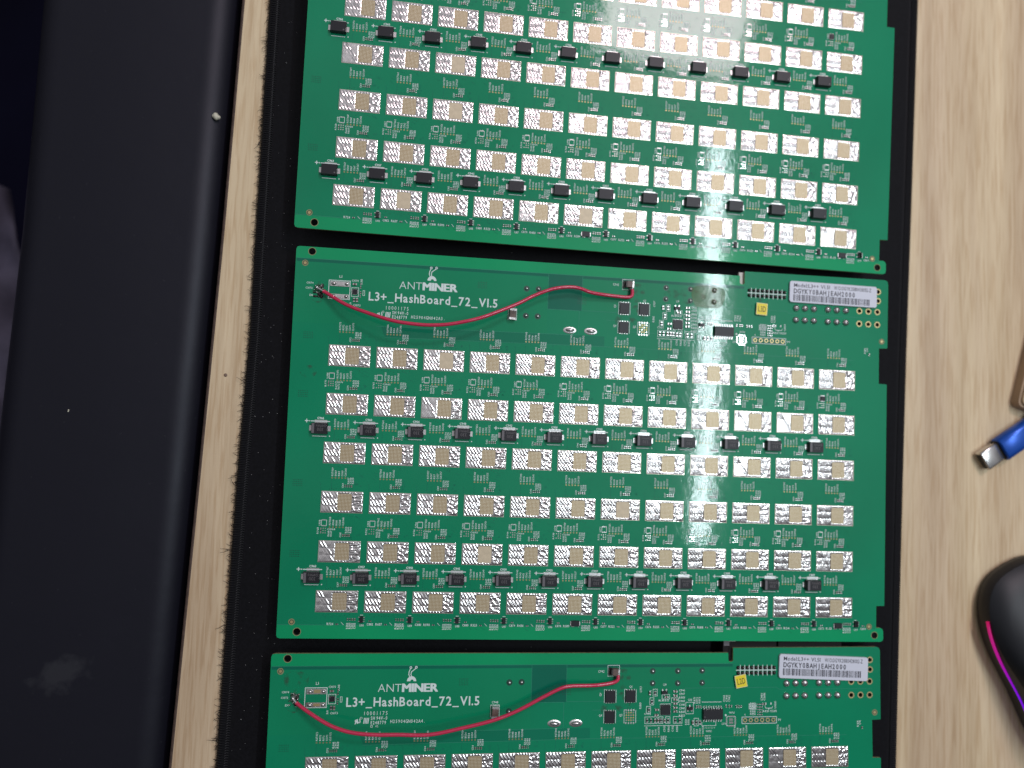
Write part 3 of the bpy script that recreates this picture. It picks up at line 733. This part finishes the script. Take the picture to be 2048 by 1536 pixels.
def smooth_path(P_, k):
    P_ = [Vector(p) for p in P_]; out_ = []
    for i in range(len(P_) - 1):
        p0 = P_[max(i - 1, 0)]; p1 = P_[i]; p2 = P_[i + 1]; p3 = P_[min(i + 2, len(P_) - 1)]
        for j in range(k):
            t = j / k
            out_.append(.5 * ((2 * p1) + (p2 - p0) * t + (2 * p0 - 5 * p1 + 4 * p2 - p3) * t * t + (3 * p1 - p0 - 3 * p2 + p3) * t ** 3))
    out_.append(P_[-1]); return out_

wireB = [(-16.9, 32.0, 1.5), (-12.62, 29.68, 3), (-2.55, 23.85, 7), (7.56, 20.16, 10), (19.74, 16.77, 12), (30.27, 15.68, 12), (38.54, 15.69, 12), (47.58, 16.8, 12), (60.47, 20.35, 11), (71.23, 25.05, 9.5), (79.83, 29.31, 8), (86.9, 33.43, 7), (95.58, 37.21, 6.5), (103.61, 38.83, 6), (109.2, 38.75, 5.3), (115.5, 37.2, 4.2), (122.42, 36.62, 3.2), (130.79, 36.25, 2.6), (134.96, 36.29, 2.4), (136.75, 37.21, 2.4), (136.98, 39.45, 2.2), (136.9, 41.0, 2.0)]
wireC = [(-16.75, 32.03, 1.5), (-14.25, 29.95, 3), (-6.79, 25.82, 6), (1.55, 21.75, 8), (10.41, 19.12, 9), (20.59, 17.89, 9), (31.52, 17.52, 8.5), (46.27, 17.1, 8), (61.1, 19.57, 7.5), (76.13, 22.8, 7), (87.59, 26.71, 6), (99.1, 32.33, 5.5), (107.67, 36.19, 5), (113.23, 37.26, 4.5), (122.6, 37.15, 3.7), (128.29, 37.28, 3), (134.0, 37.99, 2.5), (136.57, 39.15, 2.4), (137.0, 41.0, 2.2), (136.9, 41.6, 2.0)]
MA = Matrix(((0.9999150835758075, 0.012277148917374968, 0.00437004027974678, -0.0002245296893903366),
             (-0.012197337478496011, 0.9997663809467319, -0.017844004234190858, 0.19240105061997229),
             (-0.004588092852339324, 0.017789186129071315, 0.9998312328892529, 0.005415076997187963), (0, 0, 0, 1)))
MC = Matrix(((0.99995787694952, -0.00802843720293824, 0.0044484292381789066, -0.0006179831090609913),
             (0.007899256828589154, 0.9995673151655496, 0.028333446565689945, -0.19166201937244068),
             (-0.00467397776680585, -0.028297113789453807, 0.999588629028473, 0.0005515838198530881), (0, 0, 0, 1)))
make_board(MA, 'uppermost green circuit board, its upper end cut off, no wire or sticker in view',
           {(2, 2), (2, 3), (1, 5), (5, 5)}, False, 'H25904GN042A2.', None, None, None, None, 1)
make_board(Matrix.Identity(4), 'middle green circuit board, wholly in view, with a yellow L3D sticker and red wire',
           {(2, 0), (3, 4), (6, 3)}, True, 'H25904GN042A3.', 'L3D', [(220.28, 50.19), (268.05, 49.76), (267.56, 38.42), (219.87, 39.26)], (205.4, 34.6, -3, 'L3D'), wireB, 2, True)
make_board(MC, 'lowest green circuit board, cut off below, with a tilted yellow L2D sticker and red wire',
           set(), True, 'H25904GN042A4.', 'L2D', [(220.36, 50.91), (267.81, 48.9), (267.49, 37.5), (219.91, 39.24)], (200.0, 37.8, 10, 'L2D'), wireC, 3)

# ------------------------------------------------------------------ desk mat
MZ = -12.0; DZ = -16.0
def lerp_path(pts, y):
    pts = sorted(pts, key=lambda p: p[1])
    if y <= pts[0][1]: a, b_ = pts[0], pts[1]
    elif y >= pts[-1][1]: a, b_ = pts[-2], pts[-1]
    else:
        for a, b_ in zip(pts[:-1], pts[1:]):
            if a[1] <= y <= b_[1]: break
    return a[0] + (b_[0] - a[0]) * (y - a[1]) / (b_[1] - a[1])
matL = [(-49.9, 178), (-49.9, 69.9), (-50.0, 7.3), (-51.6, -51.5), (-52.7, -119.7), (-53.5, -196.2)]
matR = [(299.6, 215.4), (296.9, 104.8), (294.6, 19.4), (293.0, -59.3), (290.7, -200.4)]
deskL = [(-62.4, 178.6), (-65.3, 59.7), (-69.2, -54.9), (-74.3, -197.7)]
Y0, Y1 = -300, 330
M_mat = mat('black_cloth', (0.0045, 0.0045, 0.006), .62, spec=.17, bump=[(2500, .00005), (160, .0001)], var=(900, .35))
M_thread = mat('black_thread', (0.010, 0.010, 0.012), .5, spec=.4)
mt = thing('desk_mat', 'large black cloth desk mat with stitched edges under the three boards', 'desk mat', Matrix.Translation((0, 0, DZ * .001)))
b = MB(); n = 90; prof = [(0, 0), (0, 2.6), (1.0, 3.5), (4.2, 3.7), (5.0, 3.3), (6.5, 4.0)]
vs = []; fs = []
for i in range(n + 1):
    y = Y0 + (Y1 - Y0) * i / n; l = lerp_path(matL, y) + .25 * noise.noise(Vector((0, y * .07, 3))); r = lerp_path(matR, y)
    for dx, z in prof: vs.append((l + dx, y, z))
    for dx, z in reversed(prof): vs.append((r - dx, y, z))
k = len(prof) * 2
for i in range(n):
    for j in range(k - 1): fs.append((i * k + j, i * k + j + 1, (i + 1) * k + j + 1, (i + 1) * k + j))
b.add(vs, fs, M_mat, None, True); b.build('mat_cloth', mt)
b = MB(); q = random.Random(5); y = Y0
while y < Y1:
    l = lerp_path(matL, y); r = lerp_path(matR, y)
    b.tube([(l + 4.0, y, 3.8), (l + 4.7, y + .5, 4.25), (l + 5.6, y + .2, 3.9)], .32, M_thread, 5)
    b.tube([(r - 4.5, y, 3.9), (r - 2.0, y + .25, 4.0), (r - .5, y + .3, 3.2), (r + .15, y + .3, 1.6)], .38, M_thread, 5)
    b.tube([(l + 4.2, y + .4, 3.7), (l + 1.6, y + .6, 3.9), (l + .2, y + .5, 2.6), (l - .1, y + .5, 1.4)], .26, M_thread, 5)
    y += 1.15
b.build('stitched_edge', mt)
b = MB(); y = Y0
while y < Y1:                                                        # frayed fibres along the left edge
    l = lerp_path(matL, y); a = q.uniform(-1.2, 1.2); L_ = q.choice([.6, .8, 1.0, 1.3, 1.6, 2.4]) * (1.7 if q.random() < .06 else 1)
    p = [(l + .3, y, 1.0 + q.uniform(0, 1.6))]
    for s_ in range(3): a += q.uniform(-.7, .7); x_, yy, z_ = p[-1]; p.append((x_ - math.cos(a) * L_ / 2, yy + math.sin(a) * L_ / 2, max(.2, z_ - .15)))
    b.tube(p, [.17, .14, .10, .05], M_thread, 4); y += .4
o = b.build('frayed_fibres', mt); o['kind'] = 'stuff'
# lint on the cloth and leather
M_lint = mat('pale_lint', (.45, .45, .44), .8)
b = MB(); q = random.Random(11)
for i in range(300):
    x = q.uniform(-47, 290); y = q.uniform(-200, 215); r = q.choice([.06, .08, .1, .13])
    if x > 0 and q.random() < .5: x = q.uniform(-47, -28)
    b.dome(x, y, r * q.uniform(1, 2), r, r, M_lint, 6, 2, MZ + .05)
tag(b.build('lint'), 'pale specks of lint scattered on the black mat', 'lint', None, 'stuff')

# ------------------------------------------------------------------ desk
def wood_mat():
    m = mat('oak_laminate', (.5, .4, .28), .42, spec=.4, bump=None); t = m.node_tree; b_ = P(m)
    tcn = t.nodes.new('ShaderNodeTexCoord'); mp = t.nodes.new('ShaderNodeMapping'); mp.inputs['Scale'].default_value = (1, .05, 1); mp.inputs['Rotation'].default_value = (0, 0, math.radians(-2))
    t.links.new(tcn.outputs['Object'], mp.inputs[0])
    n1 = t.nodes.new('ShaderNodeTexNoise'); n1.inputs['Scale'].default_value = 75; n1.inputs['Detail'].default_value = 6; n1.inputs['Distortion'].default_value = .3; n1.inputs['Roughness'].default_value = .6
    n2 = t.nodes.new('ShaderNodeTexNoise'); n2.inputs['Scale'].default_value = 700; n2.inputs['Detail'].default_value = 3; n2.inputs['Distortion'].default_value = .4
    n3 = t.nodes.new('ShaderNodeTexNoise'); n3.inputs['Scale'].default_value = 24; n3.inputs['Detail'].default_value = 2; n3.inputs['Distortion'].default_value = .7
    for n_ in (n1, n2, n3): t.links.new(mp.outputs[0], n_.inputs['Vector'])
    r1 = t.nodes.new('ShaderNodeValToRGB'); r1.color_ramp.elements[0].position = .33; r1.color_ramp.elements[0].color = (.55, .425, .275, 1); r1.color_ramp.elements[1].position = .66; r1.color_ramp.elements[1].color = (.74, .61, .42, 1)
    t.links.new(n1.outputs['Fac'], r1.inputs[0])
    r3 = t.nodes.new('ShaderNodeValToRGB'); r3.color_ramp.elements[0].position = .4; r3.color_ramp.elements[0].color = (.95, .90, .87, 1); r3.color_ramp.elements[1].position = .6; r3.color_ramp.elements[1].color = (1.08, 1.06, 1.0, 1)
    t.links.new(n3.outputs['Fac'], r3.inputs[0])
    r2 = t.nodes.new('ShaderNodeValToRGB'); r2.color_ramp.elements[0].position = .35; r2.color_ramp.elements[0].color = (.85, .79, .73, 1); r2.color_ramp.elements[1].position = .55; r2.color_ramp.elements[1].color = (1, 1, 1, 1)
    t.links.new(n2.outputs['Fac'], r2.inputs[0])
    a = t.nodes.new('ShaderNodeMix'); a.data_type = 'RGBA'; a.blend_type = 'MULTIPLY'; a.inputs['Factor'].default_value = 1
    c = t.nodes.new('ShaderNodeMix'); c.data_type = 'RGBA'; c.blend_type = 'MULTIPLY'; c.inputs['Factor'].default_value = 1
    t.links.new(r1.outputs[0], a.inputs['A']); t.links.new(r2.outputs[0], a.inputs['B']); t.links.new(a.outputs['Result'], c.inputs['A']); t.links.new(r3.outputs[0], c.inputs['B'])
    t.links.new(c.outputs['Result'], b_.inputs['Base Color'])
    bp = t.nodes.new('ShaderNodeBump'); bp.inputs['Distance'].default_value = .00012; t.links.new(n2.outputs['Fac'], bp.inputs['Height']); t.links.new(bp.outputs[0], b_.inputs['Normal'])
    return m
M_wood = wood_mat(); M_edge_b = mat('brown_edge_banding', (.085, .055, .042), .35, var=(300, .3))
dk = thing('desk', 'light oak laminate desk with thin brown edge banding', 'desk', Matrix.Translation((0, 0, DZ * .001)))
b = MB(); n = 60; vs = []; fs = []
for i in range(n + 1):
    y = Y0 - 60 + (Y1 - Y0 + 120) * i / n; l = lerp_path(deskL, y)
    vs += [(l, y, -22), (l, y, 0), (650, y, 0), (650, y, -22)]
for i in range(n):
    for j in range(3): fs.append((i * 4 + j, i * 4 + j + 1, (i + 1) * 4 + j + 1, (i + 1) * 4 + j))
fs += [(0, 3, 2, 1), (n * 4, n * 4 + 1, n * 4 + 2, n * 4 + 3)]
b.add(vs, fs, M_wood); b.build('desk_top', dk)
b = MB(); vs = []; fs = []; pr = [(0, -.05), (-.7, -.1), (-1.3, -.5), (-1.6, -1.2), (-1.6, -21), (0, -21)]
for i in range(n * 3 + 1):
    y = Y0 - 60 + (Y1 - Y0 + 120) * i / (n * 3); l = lerp_path(deskL, y)
    for j, (dx, z) in enumerate(pr): vs.append((l + dx + (.12 * noise.noise(Vector((y * .8, 0, 1))) if j == 0 else 0), y, z))
for i in range(n * 3):
    for j in range(5): fs.append((i * 6 + j + 1, i * 6 + j, (i + 1) * 6 + j, (i + 1) * 6 + j + 1))
b.add(vs, fs, M_edge_b, None, False); b.build('edge_banding', dk)
b = MB(); b.dome(-60.7, -10.8, .9, .9, .25, mat('brown_plug', (.20, .13, .09), .5), 14, 3, 0); b.build('screw_plug', dk)

# ------------------------------------------------------------------ black armrest left of the desk
def leather():
    m = mat('smooth_black_leather', (.005, .005, .010), .36, spec=.32, bump=[(40, .0003), (900, .00002)]); t = m.node_tree; b_ = P(m)
    tcn = t.nodes.new('ShaderNodeTexCoord')
    # dusty smudge with a feathered outline, and fine scuffs
    vm = t.nodes.new('ShaderNodeMapping'); vm.vector_type = 'TEXTURE'; vm.inputs['Location'].default_value = (-.1285, -.1555, 0); vm.inputs['Rotation'].default_value = (0, 0, .45); vm.inputs['Scale'].default_value = (.0165, .0085, .05)
    t.links.new(tcn.outputs['Object'], vm.inputs[0])
    ln = t.nodes.new('ShaderNodeVectorMath'); ln.operation = 'LENGTH'; t.links.new(vm.outputs[0], ln.inputs[0])
    n = t.nodes.new('ShaderNodeTexNoise'); n.inputs['Scale'].default_value = 190; n.inputs['Detail'].default_value = 6; t.links.new(tcn.outputs['Object'], n.inputs['Vector'])
    ad = t.nodes.new('ShaderNodeMath'); ad.operation = 'MULTIPLY_ADD'; ad.inputs[1].default_value = 1.5; t.links.new(n.outputs['Fac'], ad.inputs[0]); t.links.new(ln.outputs['Value'], ad.inputs[2])
    r = t.nodes.new('ShaderNodeMapRange'); r.inputs['From Min'].default_value = 1.75; r.inputs['From Max'].default_value = 1.25; r.inputs['To Max'].default_value = .5
    t.links.new(ad.outputs[0], r.inputs['Value'])
    n2 = t.nodes.new('ShaderNodeTexNoise'); n2.inputs['Scale'].default_value = 420; n2.inputs['Detail'].default_value = 3; t.links.new(tcn.outputs['Object'], n2.inputs['Vector'])
    r2 = t.nodes.new('ShaderNodeMapRange'); r2.inputs['From Min'].default_value = .71; r2.inputs['From Max'].default_value = .76; r2.inputs['To Max'].default_value = .35; t.links.new(n2.outputs['Fac'], r2.inputs['Value'])
    mxx = t.nodes.new('ShaderNodeMath'); mxx.operation = 'MAXIMUM'; t.links.new(r.outputs[0], mxx.inputs[0]); t.links.new(r2.outputs[0], mxx.inputs[1])
    c = t.nodes.new('ShaderNodeMix'); c.data_type = 'RGBA'; c.inputs['A'].default_value = (.005, .005, .010, 1); c.inputs['B'].default_value = (.036, .037, .042, 1)
    t.links.new(mxx.outputs[0], c.inputs['Factor']); t.links.new(c.outputs['Result'], b_.inputs['Base Color'])
    n3 = t.nodes.new('ShaderNodeTexNoise'); n3.inputs['Scale'].default_value = 22; n3.inputs['Detail'].default_value = 4; t.links.new(tcn.outputs['Object'], n3.inputs['Vector'])
    r4 = t.nodes.new('ShaderNodeMapRange'); r4.inputs['To Min'].default_value = .42; r4.inputs['To Max'].default_value = .55; t.links.new(n3.outputs['Fac'], r4.inputs['Value']); t.links.new(r4.outputs[0], b_.inputs['Roughness'])
    b_.inputs['Specular Tint'].default_value = (.90, .91, 1.0, 1)
    return m
b = MB(); vs = []; fs = []; n = 80; cs = []
for i in range(13): a = math.radians(90 * i / 12); cs.append(('L', 15 - 15 * math.cos(a), -15 + 15 * math.sin(a)))
for i in range(1, 10): cs.append(('M', i / 10, 1.0 * math.sin(math.pi * i / 10)))
for i in range(15): a = math.radians(90 - 90 * i / 14); cs.append(('R', -17 + 16.5 * math.cos(a), -16.5 + 16.5 * math.sin(a)))
armL = [(-164.4, 175.5), (-166.0, 56.1), (-169.1, -34.1), (-174.5, -202.5)]
k = len(cs) + 2
for i in range(n + 1):
    y = Y0 - 30 + (Y1 - Y0 + 60) * i / n; l = lerp_path(armL, y) + 0.0; r = lerp_path(deskL, y) - 2.2
    row = [(l, y, -60)]
    for kd, dx, z in cs:
        x = l + dx if kd == 'L' else (r + dx if kd == 'R' else (l + 15) + (r - 17 - l - 15) * dx); row.append((x, y, -20 + z))
    row.append((r - .5, y, -60)); vs += row
for i in range(n):
    for j in range(k - 1): fs.append((i * k + j, i * k + j + 1, (i + 1) * k + j + 1, (i + 1) * k + j))
fs += [tuple(range(k)), tuple(reversed([n * k + j for j in range(k)]))]
b.add(vs, fs, leather(), None, True)
tag(b.build('armrest'), 'smooth black padded armrest along the desk edge, with a grey dusty smudge low down', 'armrest')
b = MB(); M_cr = mat('cream_crumb', (.62, .60, .47), .55)
b.dome(0, 0, 1.5, 2.0, 1.5, M_cr, 10, 4); b.dome(.9, -.8, 1.2, 1.0, 1.1, M_cr, 9, 3); b.dome(-1.0, .4, .8, 1.1, .9, M_cr, 8, 3)
tag(b.build('crumb', None, trm(-74.2, 119.5, -20.8, 20)), 'small cream crumb on the rounded edge of the black armrest', 'crumb')
b = MB(); b.dome(0, 0, .45, .3, .3, M_cr, 8, 3); b.dome(.4, .5, .4, .4, .4, M_cr, 8, 3)
tag(b.build('crumb', None, trm(-133.2, -31.5, -19.3, 30)), 'tiny pale speck on the flat middle of the black armrest', 'crumb')

# ------------------------------------------------------------------ cloth at the far left, floor
def wave(u, v):
    return 9 * math.sin(u * 9 + v * 13) + 7 * math.sin(u * 21 - v * 19 + 1) + 12 * noise.noise(Vector((u * 3, v * 3, .5)))
M_cloth = mat('purple_grey_cloth', (.135, .125, .175), .85, spec=.1, bump=[(1500, .0002)], var=(30, .35))
b = MB(); vs = []; fs = []; nx, ny = 40, 60
for j in range(ny + 1):
    for i in range(nx + 1):
        u = i / nx; v = j / ny; y = -70 + 215 * v; x = -400 + u * (192 - 58 * max(0, v - .35)) + 2 * math.sin(v * 14)
        vs.append((x, y - 30 * u * v, -150 + wave(u, v) - 10 * v - 120 * max(0, u - .8) ** 1.5))
fs = [(j * (nx + 1) + i, j * (nx + 1) + i + 1, (j + 1) * (nx + 1) + i + 1, (j + 1) * (nx + 1) + i) for j in range(ny) for i in range(nx)]
b.add(vs, fs, M_cloth, None, True)
o = b.build('draped_cloth'); sm = o.modifiers.new('thickness', 'SOLIDIFY'); sm.thickness = .002
tag(o, 'folded purple grey cloth seen past the left side of the black armrest', 'cloth')
b = MB(); b.quad(-1600, -1500, 1800, 1500, -700, mat('dark_navy_floor', (.004, .004, .013), .8, spec=.05, var=(6, .3)))
tag(b.build('floor'), None, None, None, 'structure')

# ------------------------------------------------------------------ wooden block, plug, mouse on the desk
M_pale = mat('pale_beech', (.58, .44, .28), .5, var=(60, .12)); M_bs = mat('brown_block_side', (.36, .25, .16), .6, var=(60, .15))
blk = thing('wooden_box', 'pale wooden box corner with browner sides at the right edge above the blue plug', 'wooden box', trm(357.6, -7.8, DZ, -2))
b = MB(); H = 6; Wd, Ln = 60, 85; pts = []; rr = 3
import itertools
def rrect(x0, y0, x1, y1, r, n_=6):
    pts = []
    for cx, cy, a0 in ((x1 - r, y1 - r, 0), (x0 + r, y1 - r, 90), (x0 + r, y0 + r, 180), (x1 - r, y0 + r, 270)):
        for i in range(n_): a = math.radians(a0 + 90 * i / (n_ - 1)); pts.append((cx + r * math.cos(a), cy + r * math.sin(a)))
    return pts
sh = Matrix.Identity(4); sh[0][1] = .22; sh[1][0] = -.28
def shp(p): v = sh @ Vector((p[0], p[1], 0)); return (v.x, v.y)
plate(b, [shp(p) for p in rrect(0, 0, Wd, Ln, rr)], [], .1, H, M_bs, M_bs, M_bs); b.build('box_body', blk)
b = MB(); plate(b, [shp(p) for p in rrect(1.2, 1.2, Wd - 1.2, Ln - 1.2, rr)], [], H + .02, H + 1.6, M_pale, M_pale, M_pale); b.build('lid', blk)

M_blue = mat('blue_anodised_metal', (.009, .085, .46), .3, metal=.4, spec=.6); M_steel = mat('steel_shell', (.62, .60, .58), .25, metal=1.0); M_in = mat('dark_socket', (.02, .018, .015), .6)
ang = math.degrees(math.atan2(14.5, 21.8))
pl = thing('cable_plug', 'blue cable plug with a bright metal tip lying on the oak desk', 'plug', trm(338.6, -39.2, DZ, ang))
def rbox(mb, x0, x1, hw, z0, z1, r, m, n_=5):
    prof_ = [(p[0], p[1]) for p in rrect(-hw, z0, hw, z1, r, n_)]; k_ = len(prof_)
    xs = [(x0, .9), (x0 + .5, 1), (x1 - .5, 1), (x1, .9)]; vs_ = []; zc = (z0 + z1) / 2
    for x, s_ in xs: vs_ += [(x, p[0] * s_, zc + (p[1] - zc) * s_) for p in prof_]
    fs_ = [(i * k_ + j, i * k_ + (j + 1) % k_, (i + 1) * k_ + (j + 1) % k_, (i + 1) * k_ + j) for i in range(3) for j in range(k_)]
    fs_ += [tuple(reversed(range(k_))), tuple(range(3 * k_, 4 * k_))]
    mb.add(vs_, [tuple(reversed(f)) for f in fs_], m, None, True)
b = MB(); rbox(b, 0, 11.5, 5.4, 1.2, 6.0, 1.2, M_steel); b.build('metal_tip', pl)
b = MB(); rbox(b, -.1, .6, 4.8, 1.8, 5.4, .8, M_in); b.build('socket_mouth', pl)
b = MB(); rbox(b, 11.0, 12.0, 5.9, .8, 6.6, 1.6, M_in); b.build('collar', pl)
b = MB(); rbox(b, 12, 42, 6.6, .1, 8.2, 3.2, M_blue); b.build('sleeve', pl)
b = MB(); b.tube([(42, 0, 4), (60, 0, 3.5), (85, 6, 2.2), (120, 22, 2)], 1.9, M_in, 10); b.build('cable', pl)

ms = thing('computer_mouse', 'black computer mouse with a glowing red to purple side strip at the lower right', 'mouse', Matrix.Translation((.3815, -.1475, DZ * .001)) @ Matrix.Rotation(math.atan2(-.884, .468), 4, 'Z'))
M_mouse = mat('matt_black_plastic', (.010, .011, .014), .42, spec=.35, bump=[(3000, .00001)]); M_mside = mat('black_side_plastic', (.007, .007, .009), .45)
def mpt(t, u, z_s=1.0):          # local x: front -> back is +x; t in [0,1] ring height, u angle
    ex = 2.7
    c_, s_ = math.cos(u), math.sin(u); cx = abs(c_) ** (2 / ex) * (1 if c_ > 0 else -1); cy = abs(s_) ** (2 / ex) * (1 if s_ > 0 else -1)
    return cx, cy
def mouse_h(x): return 15 + 21 * math.exp(-((x - 14) / 42) ** 2)
lev = [(0.02, .96), (.12, 1.0), (.35, 1.0), (.55, .97), (.72, .91), (.85, .80), (.94, .62), (.99, .36), (1.0, .0)]
vs = []; fs = []; n = 56
for h, s_ in lev:
    for i in range(n):
        cx, cy = mpt(0, 2 * math.pi * i / n); x = 61 * cx * s_; y = 33 * cy * s_ * (1 - .07 * math.exp(-(x / 22) ** 2))
        vs.append((x, y, mouse_h(x) * h))
for j in range(len(lev) - 1):
    for i in range(n): fs.append((j * n + i, j * n + (i + 1) % n, (j + 1) * n + (i + 1) % n, (j + 1) * n + i))
b = MB(); b.add(vs, fs[:n * 3], M_mside, None, True); b.add(vs, fs[n * 3:], M_mouse, None, True); b.build('shell', ms)
b = MB(); b.tube([(x, 0, mouse_h(x) * (1 if abs(x) < 50 else .93) + .15) for x in range(-46, 0, 4)], .5, M_in, 6); b.build('button_seam', ms)
b = MB(); vs = []; 
b.tube([(-34 + 6 * math.cos(a), 0, 19 + 6.5 * math.sin(a)) for a in [i * math.pi / 9 for i in range(10)]], 3, M_in, 8); b.build('scroll_wheel', ms)
def strip_mat():
    m = mat('lit_strip', (.02, .0, .02), .4); t = m.node_tree; b_ = P(m)
    tcn = t.nodes.new('ShaderNodeTexCoord'); s_ = t.nodes.new('ShaderNodeSeparateXYZ'); t.links.new(tcn.outputs['Object'], s_.inputs[0])
    r = t.nodes.new('ShaderNodeMapRange'); r.inputs['From Min'].default_value = -.046; r.inputs['From Max'].default_value = .0; t.links.new(s_.outputs['X'], r.inputs['Value'])
    cr = t.nodes.new('ShaderNodeValToRGB'); cr.color_ramp.elements[0].color = (.55, .01, .06, 1); cr.color_ramp.elements[1].color = (.22, .0, .85, 1)
    e_ = cr.color_ramp.elements.new(.5); e_.color = (.5, .0, .30, 1)
    t.links.new(r.outputs[0], cr.inputs[0]); t.links.new(cr.outputs[0], b_.inputs['Emission Color']); b_.inputs['Emission Strength'].default_value = .85
    return m
b = MB(); sp = []
for sgn in (-1,):
    for i in range(30):
        x = -42 + i * 2.8; s2 = .985; cxn = min(.999, abs(x) / 61); y = 33 * (1 - cxn ** 2.7) ** (1 / 2.7) * (1 - .07 * math.exp(-(x / 22) ** 2)); sp.append((x, sgn * (y * .995), 9.5 + i * .1))
b.tube(sp, .85, strip_mat(), 6); b.build('light_strip', ms)
